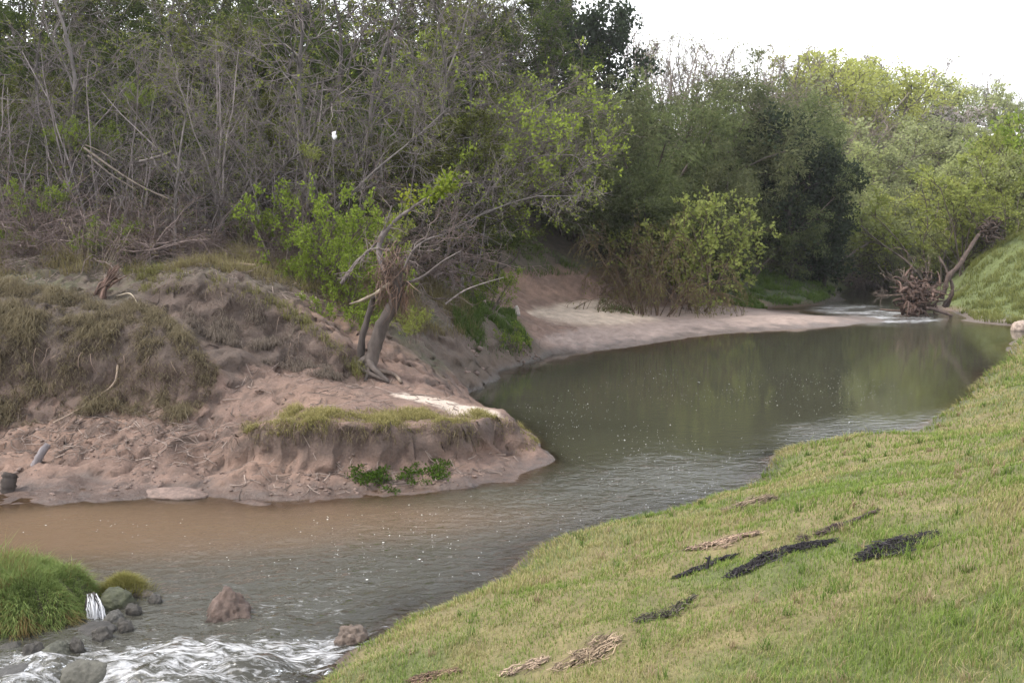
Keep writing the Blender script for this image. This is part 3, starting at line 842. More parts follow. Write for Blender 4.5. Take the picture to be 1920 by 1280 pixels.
# far trees in fresh leaf / still bare, seen from 60 m and more
for q, (sd, c0, c1) in enumerate([(91, (0.27, 0.30, 0.12), (0.44, 0.47, 0.21)), (92, (0.22, 0.245, 0.11), (0.37, 0.39, 0.20)), (93, (0.30, 0.32, 0.08), (0.47, 0.49, 0.15))]):
    PROTO['far%d' % q] = plant('far', sd, dict(n=5, spread=0.6, length=5.0, rad=0.09, tilt=(4, 38)),
        [dict(n=7, jit=0.3, grav=0.3, k=5), dict(m=11, n=5, t0=0.12, ang=(25, 60), lr=(0.3, 0.5), jit=0.4, up=0.1, rr=0.5, rmin=0.02), dict(m=8, n=4, ang=(25, 60), lr=(0.35, 0.6), jit=0.4, rmin=0.014)],
        (0.20, 0.17, 0.14), (0.20, 0.17, 0.14), dict(m=24, size=0.125, wr=0.3, off=0.11, frac=0.75, c0=c0, c1=c1))
for q, (sd, tw) in enumerate([(95, (0.26, 0.215, 0.20)), (96, (0.30, 0.25, 0.22))]):
    PROTO['farbare%d' % q] = plant('farbare', sd, dict(n=4, spread=0.4, length=6.0, rad=0.085, tilt=(2, 20)),
        [dict(n=8, jit=0.25, grav=0.3, k=5), dict(m=13, n=6, t0=0.15, ang=(20, 50), lr=(0.3, 0.5), jit=0.35, up=0.2, rr=0.5, rmin=0.02), dict(m=8, n=4, ang=(20, 50), lr=(0.3, 0.55), jit=0.35, up=0.15, rmin=0.013), dict(m=2, n=3, ang=(20, 50), lr=(0.4, 0.6), rmin=0.010)],
        tw, tw, dict(m=2, size=0.10, wr=0.3, off=0.05, c0=(0.2, 0.21, 0.08), c1=(0.28, 0.3, 0.1), frac=0.4), trunk_levels=2)
PROTO['blossom'] = plant('blossom', 97, dict(n=7, spread=0.8, length=3.2, rad=0.06, tilt=(8, 50)),
    [dict(n=7, jit=0.3, grav=0.2, k=5), dict(m=10, n=5, t0=0.2, ang=(25, 65), lr=(0.3, 0.55), jit=0.4, rmin=0.015), dict(m=7, n=3, ang=(25, 60), lr=(0.35, 0.6), jit=0.4, rmin=0.01)],
    (0.17, 0.14, 0.13), (0.17, 0.14, 0.13), dict(m=9, size=0.14, wr=0.42, off=0.08, c0=(0.30, 0.25, 0.23), c1=(0.52, 0.47, 0.45), accent=(0.3, (0.15, 0.18, 0.07))))


def ground_at(px, d):
    r = ray(px, 400); t = d / r[1]
    return r[0] * t, d


_pc = {}
def place(proto, px, d, top, name, label, cat='tree', group=None, rot=None, widen=1.0, dz=0.0, tilt=(0, 0)):
    """one plant: an Empty at its foot with a trunk and a crown; 'top' is the photo row its tip reaches"""
    tm, cm, h = PROTO[proto]
    x, y = ground_at(px, d)
    z = H(x, y) + dz
    zt = W(px, top, d=d)[2]
    s = max(0.15, (zt - z) / h)
    rs = random.Random(int(px * 13 + d * 101))
    o = bpy.data.objects.new(name, None); COL.objects.link(o)
    o.location = (x, y, z); o.scale = (s * widen, s * widen, s)
    o.rotation_euler = (tilt[0], tilt[1], rs.uniform(0, 6.28) if rot is None else rot)
    o.empty_display_size = 0.3
    tag(o, label, cat, group)
    a = bpy.data.objects.new('stem' if name.endswith(('shrub', 'bush', 'brush', 'sapling')) else 'trunk', tm); COL.objects.link(a); a.parent = o
    if cm:
        b = bpy.data.objects.new('twigs' if name.startswith('dead') else 'crown', cm); COL.objects.link(b); b.parent = o
    return o


# ---- the wood on the left bank, back to front
g = 'dense olive trees closing the wood on the left bank'
lab = 'dense olive-green tree'
for px, d, top in [(-60, 33, -60), (60, 36, -50), (150, 31, -30), (230, 38, -60), (300, 33, -20), (390, 36, -40), (470, 32, 20), (540, 38, -30), (610, 34, -10), (690, 38, -20), (760, 36, 40), (-20, 28, 90), (110, 28, 130), (360, 29, 150), (500, 30, 160), (640, 30, 170), (250, 29, 140), (730, 33, 130), (830, 40, 30), (420, 43, -60), (160, 43, -90), (660, 46, -60), (40, 25.5, 210), (190, 25, 240), (310, 25.5, 220), (430, 25.5, 230), (545, 26.5, 220), (620, 26, 280), (740, 28, 240), (830, 31, 180), (900, 45, -10), (960, 50, -30), (1030, 56, -20), (800, 46, -70), (300, 46, -140), (560, 47, -130), (60, 45, -140), (740, 48, -100), (480, 50, -150), (870, 52, -70), (780, 27, 330), (910, 33, 250), (100, 24.2, 320), (280, 24.4, 310), (400, 24.6, 300), (500, 25, 320), (690, 26, 330), (0, 24, 330)]:
    place('olive%d' % (int(px) % 3), px, d, top, 'olive_tree', lab, 'tree', g, widen=1.25)
g = 'bare grey trees in the wood on the left bank'
BARE = [(140, 24.0, -260, 'thickest grey bare tree at the far left, rising above the pale fallen branches', 0),
        (322, 21.6, 95, 'slender dark bare tree standing alone in front of the wood on the left', 0),
        (590, 27, -180, 'tall grey bare tree right behind the white plastic bag', 1),
        (700, 28, -160, 'tall grey bare tree in front of the yellow-green arching tree', 0)]
for px, d, top, lab, q in BARE:
    place('bare%d' % q, px, d, top, 'bare_tree', lab, 'tree', g, rot=0.3 if px == 322 else None)
for k, (px, d, top) in enumerate([(-30, 25, -60), (60, 26, -40), (215, 26.5, 20), (270, 25, 40), (395, 26, -20), (440, 28, -90), (505, 26, 30), (640, 30, -120), (760, 31, -60), (800, 34, -90), (860, 37, -70), (930, 40, -60), (90, 30, -120), (300, 31, -120), (660, 26, 90), (890, 33, 60), (960, 46, -60), (1010, 50, -40), (900, 48, -60), (840, 44, -60), (980, 54, -50), (1045, 52, -30)]):
    place('bare%d' % (k % 3), px, d, top, 'bare_tree', 'bare grey tree in the tangled wood', 'tree', g)
for k, (px, d, top, ry) in enumerate([(40, 23.6, 60, 0.75), (120, 23.4, 40, -0.7), (240, 23.8, 40, 0.85), (330, 24, 30, -0.9), (430, 24.2, 60, 0.8), (520, 24.4, 80, -0.75), (560, 24.6, 40, 0.7), (650, 25, 60, -0.85), (700, 26, 60, 0.8), (480, 23.6, 160, -1.0), (280, 23, 200, 1.0), (80, 22.6, 180, 0.95)]):
    place('bare%d' % (k % 3), px, d, top, 'leaning_tree', 'leaning bare grey tree', 'tree', 'leaning bare trees in the left wood', tilt=(0.1, ry), rot=0.0)
g = 'bare grey saplings at the edge of the wood'
for k, (px, d, top) in enumerate([(30, 23, 120), (180, 23, 60), (420, 23.5, 70), (470, 24, 170), (250, 22.8, 230), (560, 25, 130), (630, 25, 200), (720, 26.5, 190), (380, 23, 250), (90, 22.5, 230), (800, 29, 200), (860, 30, 260), (520, 23.5, 250)]):
    place('sapling', px, d, top, 'bare_sapling', 'many-stemmed bare grey sapling', 'sapling', g)
g = 'tangles of dead brown brush on the left bank'
for k, (px, d, top) in enumerate([(40, 22.5, 260), (-40, 22, 290), (110, 23, 300), (220, 22.6, 330), (270, 23.4, 290), (400, 23, 320), (460, 24, 290), (690, 25.5, 290), (740, 26, 310), (650, 25, 310), (520, 23.5, 350), (590, 24, 330), (60, 21.5, 390), (180, 21.6, 410), (420, 21.8, 430), (480, 22, 420), (560, 22.5, 420), (-90, 20.5, 420), (30, 20.4, 470), (350, 21.0, 470), (150, 22.3, 350), (300, 22.6, 360), (250, 22.0, 400), (610, 23.2, 370), (660, 23.6, 400), (530, 22.2, 440), (205, 21.7, 290), (150, 21.6, 310), (260, 21.6, 340), (90, 21.8, 340), (380, 22.0, 400), (20, 27, 190), (90, 28, 170), (170, 27, 220), (240, 28.5, 200), (310, 27.5, 230), (380, 29, 190), (450, 27, 230), (520, 28, 210), (580, 27.5, 260), (640, 28, 230), (700, 28.5, 250), (130, 25, 260), (350, 25, 270), (500, 25.5, 300)]):
    place('brush%d' % (k % 3), px, d, top, 'dead_brush', 'tangle of dead reddish-brown brush', 'brush', g, widen=1.15)
place('arching', 800, 34, 70, 'arching_tree', 'spreading tree with arching branches in fresh yellow-green leaf, leaning over the red earth slope', 'tree', rot=0.0, widen=0.95)
place('arching', 740, 35, -10, 'arching_tree', 'arching tree with a thin veil of yellow-green leaves, high behind the larger arching tree', 'tree', rot=0.6)
# ---- the soft green mass right of it
g = 'soft feathery willows on the bend'
lab = 'soft rounded olive-green willow'
for k, (px, d, top, wd) in enumerate([(1000, 46, 170, 1.0), (1090, 43, 140, 1.0), (1180, 46, 120, 1.0), (1270, 50, 95, 1.05), (1350, 52, 130, 1.0), (1140, 43.5, 300, 0.85), (1215, 43, 290, 1.0), (1010, 47, 90, 1.0), (1420, 53, 190, 0.95), (1310, 45, 260, 0.9), (1390, 47, 280, 0.9), (950, 46, 110, 1.0), (1075, 43, 300, 0.75), (880, 41, 130, 1.0)]):
    place('feather%d' % (k % 2), px, d, top, 'feathery_willow', lab, 'tree', g, widen=wd * 1.1)
place('dark', 1130, 52, -10, 'evergreen_tree', 'dark evergreen tree standing highest against the sky at the end of the left wood', 'tree', widen=0.9)
place('dark', 1075, 54, -50, 'evergreen_tree', 'dark evergreen tree cut by the top of the picture, left of the highest one', 'tree')
place('dark', 1492, 47.5, 190, 'evergreen_tree', 'blackish evergreen right of the feathery willows, sloping down to the river bend', 'tree', widen=1.15)
place('dark', 1540, 48.5, 280, 'evergreen_tree', 'lower blackish evergreen overhanging the shaded far channel', 'tree', widen=0.95)
place('dark', 1440, 50, 300, 'evergreen_tree', 'dark evergreen in shade behind the leafy bush on the sand bar', 'tree')
for px, d, top in [(1250, 48, 330), (1340, 49, 360), (1420, 51, 380), (1500, 52, 400), (1555, 54, 420), (1380, 48, 420)]:
    place('brush%d' % (int(px) % 3), px, d, top, 'dead_brush', 'shaded leafless brush over the green bank', 'brush', 'shaded brush above the far green bank', widen=1.3)

# ---- bush on the sand bar, shrubs, far trees
PROTO['hangbush'] = plant('hangbush', 101, dict(n=34, spread=1.3, length=3.6, rad=0.03, tilt=(5, 50)),
    [dict(n=9, jit=0.3, grav=-0.9, k=4), dict(m=11, n=6, t0=0.2, ang=(15, 50), lr=(0.3, 0.55), jit=0.3, grav=-1.6, rmin=0.011), dict(m=4, n=4, ang=(15, 45), lr=(0.4, 0.7), jit=0.25, grav=-1.6, rmin=0.008)],
    (0.15, 0.105, 0.075), (0.17, 0.125, 0.08), dict(m=3, size=0.10, wr=0.2, off=0.05, droop=-0.5, frac=0.85, c0=(0.13, 0.12, 0.05), c1=(0.25, 0.24, 0.09)))
place('hangbush', 1215, 38.0, 378, 'hanging_bush', 'brown drooping bush on the sand bar with leafless hanging twigs', 'bush', widen=0.86)
0 and place('hangbush', 1170, 40.5, 400, 'hanging_bush', 'smaller drooping brown bush at the foot of the red slope beside the sand bar', 'bush', widen=0.9)
PROTO['barbush'] = plant('barbush', 84, dict(n=16, spread=0.5, length=2.4, rad=0.03, tilt=(4, 62)),
    [dict(n=6, jit=0.3, grav=0.1, k=4), dict(m=10, n=5, t0=0.15, ang=(25, 60), lr=(0.3, 0.6), jit=0.35, up=0.1, rmin=0.008), dict(m=5, n=3, ang=(25, 60), lr=(0.3, 0.6), jit=0.3, rmin=0.006)],
    (0.17, 0.13, 0.10), (0.17, 0.13, 0.10), dict(m=8, size=0.085, wr=0.36, off=0.03, c0=(0.2, 0.24, 0.06), c1=(0.36, 0.4, 0.12)))
place('barbush', 1312, 39.8, 342, 'leafy_bush', 'bright yellow-green leafy bush on the sand bar, its right side hanging over the shade', 'bush', widen=0.95)
0 and place('barbush', 1250, 38.2, 395, 'leafy_bush', 'yellow-green leaves topping the drooping brown bush on the sand bar', 'bush', widen=0.8)
SHR = [(255, 24, 150, 205, 'bright green leafy tuft high among bare branches at the upper left', 0), (150, 23.5, 215, 280, 'dark green leafy shrub beside the thick trunk at the far left', 0), (210, 24, 225, 285, 'green leafy shrub right of the thick trunk, below the bright tuft', 0),
       (562, 21.5, 325, 440, 'upright pale green sapling above the grassy mound', 0), (610, 21.4, 405, 540, 'leafy green shrub left of the broken willow', 0), (575, 21.0, 470, 620, 'green leafy shrub growing behind the grassy mound', 0),
       (640, 21.0, 440, 600, 'green shrub touching the left limb of the broken willow', 0), (625, 20.4, 530, 640, 'low green shrub at the edge of the mound left of the broken willow', 0), (540, 21.6, 480, 590, 'low dull green shrub on top of the mound', 0), (470, 22.5, 380, 450, 'small green shrub at the foot of the bare saplings', 0),
       (585, 23, 262, 310, 'single sprig of yellow leaves in the dark brush left of the plastic bag', 1), (690, 23.5, 370, 470, 'pale green shrub in the brush behind the broken willow', 1), (60, 22, 330, 420, 'dull green shrub low at the left edge of the wood', 0), (210, 21.2, 400, 490, 'low green shrub behind the dry mound', 0), (770, 19.6, 570, 640, 'small yellow-green shrub right of the broken willow', 1),
       (905, 27.6, 490, 640, 'green bush on the bank behind the headland', 0), (945, 27.2, 600, 665, 'low green bush hanging to the water behind the headland', 0), (1010, 41, 420, 500, 'low green shrub above the red earth patch', 0), (20, 21.5, 420, 490, 'green shrub at the left edge over the dry mound', 0)]
for px, d, top, base, lab, q in SHR:
    x, y = ground_at(px, d)
    zb = W(px, base, d=d)[2]
    place('bright%d' % q, px, d, top, 'leafy_shrub', lab, 'shrub', None, dz=zb - H(x, y) if abs(zb - H(x, y)) < 0.8 or base < 320 else 0, widen=0.9)
far = [(1470, 88, 85, 'farbare0'), (1520, 92, 75, 'farbare1'), (1570, 94, 80, 'farbare0'), (1620, 96, 88, 'farbare1'), (1690, 100, 100, 'farbare0'), (1740, 104, 120, 'farbare1'), (1440, 78, 130, 'farbare1'), (1500, 82, 100, 'farbare0'), (1560, 80, 95, 'far2'), (1610, 84, 85, 'far2'), (1530, 90, 90, 'farbare1'), (1660, 86, 105, 'far2'), (1700, 92, 120, 'far0'), (1750, 95, 140, 'far0'), (1800, 100, 150, 'far1'), (1850, 98, 165, 'far0'),
       (1900, 92, 150, 'far1'), (1960, 95, 150, 'far0'), (1590, 70, 170, 'farbare1'), (1650, 72, 180, 'far1'), (1720, 74, 200, 'far0'), (1540, 66, 190, 'far1'), (1600, 62, 240, 'far1'), (1830, 76, 220, 'far0'), (1900, 72, 205, 'far1'), (1780, 68, 240, 'far0'), (1680, 64, 255, 'far0'), (1730, 60, 285, 'far0'),
       (1660, 58, 310, 'far0'), (1620, 60, 300, 'far1'), (1800, 56, 300, 'far0'), (1860, 58, 260, 'far0'), (1930, 60, 240, 'far0'), (1980, 64, 220, 'far1'), (1690, 55, 350, 'far0'), (1640, 56, 390, 'far1'), (1760, 54, 370, 'far1'), (1480, 72, 150, 'far1'), (2040, 80, 180, 'far0'), (2060, 60, 230, 'far0'), (2130, 66, 190, 'far1'), (2200, 72, 180, 'far0'), (2280, 80, 170, 'far1'), (2120, 54, 300, 'far0'), (2230, 58, 260, 'far1'), (2370, 86, 160, 'far0'), (1870, 54, 330, 'far0'), (1940, 56, 320, 'far1'), (1700, 53, 330, 'far2')]
g = 'pale spring trees on the far slope'
NM = {'far0': ('far_tree', 'pale green far tree'), 'far1': ('far_tree', 'dull green far tree'), 'far2': ('far_tree', 'yellow-green far tree'), 'farbare0': ('bare_tree', 'pinkish bare far tree'), 'farbare1': ('bare_tree', 'pale bare far tree')}
for k, (px, d, top, q) in enumerate(far):
    place(q, px, d, top, NM[q][0], NM[q][1] + ' on the sunlit slope', 'tree', g, widen=1.3)
place('blossom', 1790, 88, 188, 'blossoming_tree', 'whitish blossoming tree halfway up the far slope', 'tree', widen=1.3)
place('blossom', 1740, 84, 200, 'blossoming_tree', 'grey-pink blossoming tree left of the whiter one on the far slope', 'tree', widen=1.2)
g = 'bare trees against the sky'
for k, (px, d, top) in enumerate([(1190, 62, 5), (1250, 66, 40), (1330, 70, 30), (1295, 68, 60), (1385, 74, 75), (1415, 80, 65), (1790, 110, 115), (1840, 108, 122), (1870, 112, 135), (1220, 70, 60)]):
    place('farbare%d' % (k % 2), px, d, top, 'bare_tree', 'leafless tree standing against the white sky', 'tree', g, widen=0.9)
# right-hand bank trees
place('bright1', 1905, 50, 200, 'leafy_tree', 'leafy tree cut by the right edge, hanging over the grassy mound', 'tree', widen=0.85)
place('bright0', 1965, 51, 170, 'leafy_tree', 'brighter green leafy tree mostly outside the right edge', 'tree', widen=0.9)
place('bright1', 1790, 50, 300, 'leafy_bush', 'pale leafy bush leaning over the driftwood snag', 'bush', widen=1.1)
place('sapling', 1850, 50, 320, 'bare_sapling', 'bare grey stems on top of the grassy mound at right', 'sapling')
place('far0', 1830, 49, 270, 'leafy_tree', 'pale green tree behind the grassy mound at right', 'tree', widen=1.2)
place('bright1', 1880, 46.6, 335, 'leafy_bush', 'pale leafy bush on top of the grassy mound, over the upturned root plate', 'bush', widen=1.1)
place('far0', 1740, 52, 420, 'leafy_bush', 'pale leafy bush behind the driftwood snag at the water', 'bush', widen=1.2)
place('far1', 1680, 53, 440, 'leafy_bush', 'dull green bush left of the driftwood snag, above the far channel', 'bush', widen=1.2)
place('brush0', 1640, 55, 470, 'dead_brush', 'pale dead brush over the far channel left of the driftwood snag', 'brush', widen=1.2)


# ------------------------------------------------------------------ grass
def blades(rs, P, ln, wd, lean, c0, c1, bend=0.5):
    """two-piece curved blades: 5 vertices, 3 triangles each"""
    N = len(P)
    yaw = rs.uniform(0, 2 * math.pi, N)
    side = np.stack([np.cos(yaw), np.sin(yaw), np.zeros(N)], -1)
    out = np.stack([-np.sin(yaw), np.cos(yaw), np.zeros(N)], -1) * rs.uniform(0, bend, (N, 1)) + lean
    ln, wd = ln[:, None], wd[:, None]
    up = np.array([0, 0, 1.0])
    m = P + norm(up + out * 0.45) * ln * 0.55
    t = m + norm(up * 0.55 + out * 1.3) * ln * 0.5
    V = np.empty((N, 5, 3))
    V[:, 0], V[:, 1] = P - side * wd, P + side * wd
    V[:, 2], V[:, 3] = m + side * wd * 0.75, m - side * wd * 0.75
    V[:, 4] = t
    b = np.arange(N)[:, None] * 5
    Q = b + np.array([0, 1, 2, 3]); T = b + np.array([3, 2, 4])
    C = np.empty((N, 5, 3)); C[:, :2] = c0[:, None]; C[:, 2:4] = c1[:, None]; C[:, 4] = c1
    return V.reshape(-1, 3), Q, T, C.reshape(-1, 3)


def lerp(a, b, t): return np.array(a) + (np.array(b) - np.array(a)) * t[:, None]


rs = np.random.RandomState(501)
N = 660000
r = 3.3 * np.exp(rs.rand(N) * math.log(48 / 3.3)); th = rs.uniform(-0.75, 0.80, N)
gx, gy = r * np.sin(th), r * np.cos(th)
nb = near_bank_dist(gx, gy)
k = (nb > -0.02) & (nb < 16)
gx, gy, r, nb = gx[k], gy[k], r[k], nb[k]
p1 = fbm(gx * 0.55, gy * 0.55, 11, 3); p2 = fbm(gx * 2.6, gy * 2.6, 12, 3)
dens = 0.9 + 0.25 * p2
for (px, py, rad) in [(1360, 1018, 0.42), (1010, 1262, 0.25), (1110, 1225, 0.22)]:       # thin worn places
    c = hit(px, py); dens -= 0.9 * np.exp(-((gx - c[0]) ** 2 + ((gy - c[1]) * 1.0) ** 2) / rad ** 2)
k = rs.rand(len(gx)) < np.clip(dens, 0.05, 1)
gx, gy, r, nb, p1, p2 = gx[k], gy[k], r[k], nb[k], p1[k], p2[k]
gzv = heights(gx, gy)
N = len(gx)
p3 = fbm(gx * 1.3 + 9, gy * 1.3, 21, 3)
straw = np.clip(0.34 + 0.85 * p1 + 0.35 * p2 + 0.55 * p3 + 0.42 * sstep(4.0, 1.2, nb) * sstep(0.1, 0.5, nb) * (0.7 + 0.6 * p3) - 0.25 * sstep(3.5, 5.5, nb) + 0.12 * sstep(16, 26, gy), 0, 1)
isst = rs.rand(N) < straw * 0.66 + 0.10
u = rs.rand(N)
cg0, cg1 = lerp((0.075, 0.115, 0.022), (0.115, 0.16, 0.035), u), lerp((0.155, 0.23, 0.048), (0.24, 0.31, 0.085), u)
cs0, cs1 = lerp((0.19, 0.165, 0.065), (0.26, 0.21, 0.095), u), lerp((0.30, 0.28, 0.115), (0.43, 0.38, 0.20), u)
c0, c1 = np.where(isst[:, None], cs0, cg0), np.where(isst[:, None], cs1, cg1)
ln = (0.042 + 0.042 * rs.rand(N) + 0.018 * np.clip(p2 + p1, -1, 1) - 0.014 * np.clip(p3, -1, 1)) * (1 + 0.25 * sstep(10, 20, r)) * (1 + 0.8 * sstep(18, 28, gy))
tall = rs.rand(N) < 0.025; ln[tall] *= rs.uniform(1.3, 2.0, tall.sum())
wd = 0.0023 * np.maximum(r / 6.0, 0.8) * rs.uniform(0.7, 1.2, N)
edge = sstep(0.7, 0.05, nb)
lean = np.stack([-0.55 * edge + 0.15 * p2, 0.55 * edge + 0.1 * p1, -0.3 * edge], -1)
V, Qf, T, C = blades(rs, np.stack([gx, gy, gzv - 0.01], -1), ln * (1 + 0.25 * edge), wd, lean, c0, c1, 1.1)
wsel = np.where((rs.rand(N) < 0.0016) & (r < 22))[0]                       # taller weeds and dead stalks standing out of the turf
wp = np.repeat(np.stack([gx, gy, gzv], -1)[wsel], 16, 0) + rs.randn(len(wsel) * 16, 3) * [0.022, 0.022, 0.004]
wu = rs.rand(len(wp)); wdry = np.repeat(rs.rand(len(wsel)) < 0.5, 16)[:, None]
V2, Q2, T2, C2 = blades(rs, wp, rs.uniform(0.05, 0.15, len(wp)), 0.0021 * np.maximum(np.repeat(r[wsel], 16) / 6, .8) * 1.3, 0.5 * rs.randn(len(wp), 3) * [1, 1, .2],
                        np.where(wdry, lerp((0.20, 0.15, 0.08), (0.26, 0.2, 0.11), wu), lerp((0.06, 0.10, 0.025), (0.09, 0.13, 0.03), wu)), np.where(wdry, lerp((0.30, 0.23, 0.14), (0.42, 0.34, 0.22), wu), lerp((0.10, 0.17, 0.04), (0.17, 0.24, 0.06), wu)), 1.4)
Q2, T2 = Q2 + len(V), T2 + len(V)
V, Qf, T, C = np.concatenate([V, V2]), np.concatenate([Qf, Q2]), np.concatenate([T, T2]), np.concatenate([C, C2])
link('grass', make_mesh('bank_grass', V, Qf, T, C, None, M_GRASS), kind='stuff', label='short green and straw-coloured grass covering the near bank')


def inside(px, py, poly):
    c = np.zeros(len(px), bool); n = len(poly)
    for i in range(n):
        (x0, y0), (x1, y1) = poly[i], poly[(i + 1) % n]
        m = ((y0 > py) != (y1 > py)) & (px < (x1 - x0) * (py - y0) / (y1 - y0 + 1e-9) + x0)
        c ^= m
    return c


def project(P):
    x, y, z = P[:, 0], P[:, 1], P[:, 2] - CAM_H
    f = y * CT - z * ST; u = y * ST + z * CT
    return 960 + FPX * x / f, 640 - FPX * u / f


def scatter(rs, poly, y0, y1, n):
    """n candidate points on the ground between y0 and y1 that fall inside a photo outline"""
    xs = [(p[0] - 960) / FPX for p in poly]
    y = rs.uniform(y0, y1, n); x = rs.uniform(min(xs) - 0.005, max(xs) + 0.005, n) * y * 1.02
    z = heights(x, y)
    px, py = project(np.stack([x, y, z], -1))
    k = inside(px, py, poly) & (z > 0.03)
    return np.stack([x, y, z], -1)[k]


def tuft_patch(name, label, seed, poly, y0, y1, n, ln, wd, lean, g0, g1, tip, bend=0.7, clump=2.0, kind='stuff', dmin=0.1, mess=0.25):
    rs = np.random.RandomState(seed)
    P = scatter(rs, poly, y0, y1, n)
    q = fbm(P[:, 0] * clump, P[:, 1] * clump, seed, 3)
    P = P[rs.rand(len(P)) < np.clip(0.55 + 1.1 * q, dmin, 1)]
    N = len(P); u = rs.rand(N)
    q = fbm(P[:, 0] * clump, P[:, 1] * clump, seed, 3)
    L = ln * np.clip(1 + 0.8 * q, 0.25, 2.2) * rs.uniform(0.5, 1.3, N)
    c0, c1 = lerp(g0, g1, u), lerp(g1, tip, np.clip(u * 0.7 + 0.4 * q + 0.2, 0, 1))
    ld = np.array(lean)[None] * rs.uniform(0.5, 1.3, (N, 1)) + mess * rs.randn(N, 3) * np.array([1, 1, 0.4])
    V, Qf, T, C = blades(rs, P - np.array([0, 0, 0.015]), L, np.full(N, wd) * rs.uniform(0.7, 1.3, N), ld, c0, c1, bend)
    return link(name, make_mesh(name, V, Qf, T, C, None, M_GRASS), kind=kind, label=label)


DRY0, DRY1, DRYT = (0.10, 0.085, 0.045), (0.17, 0.15, 0.07), (0.27, 0.24, 0.115)
GRN0, GRN1, GRNT = (0.045, 0.08, 0.02), (0.085, 0.14, 0.035), (0.15, 0.21, 0.06)
tuft_patch('dry_grass', 'dry yellowish grass on the lip of the headland', 601, [(440, 778), (560, 766), (760, 770), (900, 768), (1015, 815), (1000, 850), (930, 822), (860, 815), (640, 812), (470, 824)], 14.5, 17.2, 70000, 0.14, 0.0040, (-0.1, -0.7, -0.55), (0.13, 0.118, 0.05), (0.225, 0.21, 0.078), (0.38, 0.335, 0.15), dmin=0.22, mess=0.5)
tuft_patch('dry_grass', 'dry yellow-green grass on the lip of the upper mound', 602, [(230, 500), (400, 515), (520, 560), (640, 650), (700, 700), (670, 715), (600, 640), (520, 595), (400, 555), (240, 550)], 17.2, 21, 46000, 0.19, 0.0045, (0.2, -0.7, -0.5), DRY0, DRY1, (0.26, 0.26, 0.10))
tuft_patch('hanging_grass', 'long dry grass hanging down the mound at the left edge', 603, [(-80, 520), (250, 560), (330, 610), (410, 690), (400, 745), (330, 800), (220, 770), (120, 790), (-80, 810)], 15.8, 19.5, 90000, 0.22, 0.0042, (0.1, -1.0, -1.2), (0.075, 0.057, 0.043), (0.135, 0.108, 0.076), (0.235, 0.20, 0.125), 1.1, 3.0, dmin=0.2, mess=0.6)
tuft_patch('dry_grass', 'matted dry grass and weeds on the floor of the left wood', 604, [(-80, 400), (300, 370), (620, 440), (880, 560), (900, 640), (720, 620), (600, 560), (420, 520), (200, 510), (-80, 540)], 19.5, 28, 80000, 0.26, 0.0055, (0, -0.35, -0.2), (0.10, 0.075, 0.045), (0.18, 0.145, 0.08), (0.27, 0.24, 0.12), 1.1, 1.2)
tuft_patch('dead_grass', 'greyish dead roots and grass over the face of the upper mound', 610, [(320, 530), (440, 545), (560, 604), (545, 640), (480, 660), (400, 640), (340, 600)], 16.8, 20, 30000, 0.20, 0.0042, (0.1, -1.0, -1.2), (0.085, 0.066, 0.058), (0.15, 0.12, 0.105), (0.22, 0.185, 0.15), 0.8, 2.5)
tuft_patch('dead_grass', 'greyish dead roots and grass over the lower lump left of the broken willow', 611, [(500, 640), (560, 622), (640, 650), (680, 690), (640, 715), (560, 700), (490, 680)], 16.8, 19.2, 22000, 0.18, 0.0042, (0.1, -1.0, -1.2), (0.085, 0.066, 0.058), (0.15, 0.12, 0.105), (0.22, 0.185, 0.15), 0.8, 2.5)
tuft_patch('dead_grass', 'dead stalks and roots hanging under the lip of the headland', 612, [(450, 800), (640, 800), (860, 805), (990, 825), (980, 850), (860, 835), (640, 832), (470, 840)], 14.3, 16.6, 16000, 0.17, 0.0038, (0.1, -0.9, -1.4), (0.07, 0.052, 0.042), (0.13, 0.10, 0.075), (0.2, 0.165, 0.10), 0.7, 3.0)
tuft_patch('grass', 'fresh green grass on the bank behind the headland', 605, [(840, 560), (940, 540), (975, 610), (1000, 660), (930, 680), (860, 640)], 24, 31, 45000, 0.20, 0.007, (0.1, -0.5, -0.3), GRN0, GRN1, GRNT)
tuft_patch('grass', 'green grass on the slope above the red earth patch', 606, [(930, 440), (1010, 400), (1095, 515), (1000, 520), (930, 500)], 30, 40, 12000, 0.22, 0.009, (0.1, -0.5, -0.3), GRN0, GRN1, (0.16, 0.20, 0.06))
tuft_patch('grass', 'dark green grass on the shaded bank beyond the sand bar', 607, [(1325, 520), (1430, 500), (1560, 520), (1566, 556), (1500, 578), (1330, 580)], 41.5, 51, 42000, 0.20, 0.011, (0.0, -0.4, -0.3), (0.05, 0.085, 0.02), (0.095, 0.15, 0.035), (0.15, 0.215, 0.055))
tuft_patch('grass', 'yellow-green grass on the rounded mound at the right edge', 608, [(1765, 590), (1800, 530), (1860, 450), (1990, 380), (2080, 560), (1900, 615), (1800, 606)], 36, 52, 42000, 0.26, 0.012, (-0.4, -0.5, -0.3), (0.11, 0.125, 0.04), (0.2, 0.22, 0.07), (0.32, 0.33, 0.12))
tuft_patch('grass', 'sparse grass where the sand bar meets the red slope', 609, [(1110, 560), (1180, 575), (1190, 592), (1120, 582)], 33, 39, 3000, 0.16, 0.009, (0, -0.3, 0), DRY0, GRN1, GRNT)

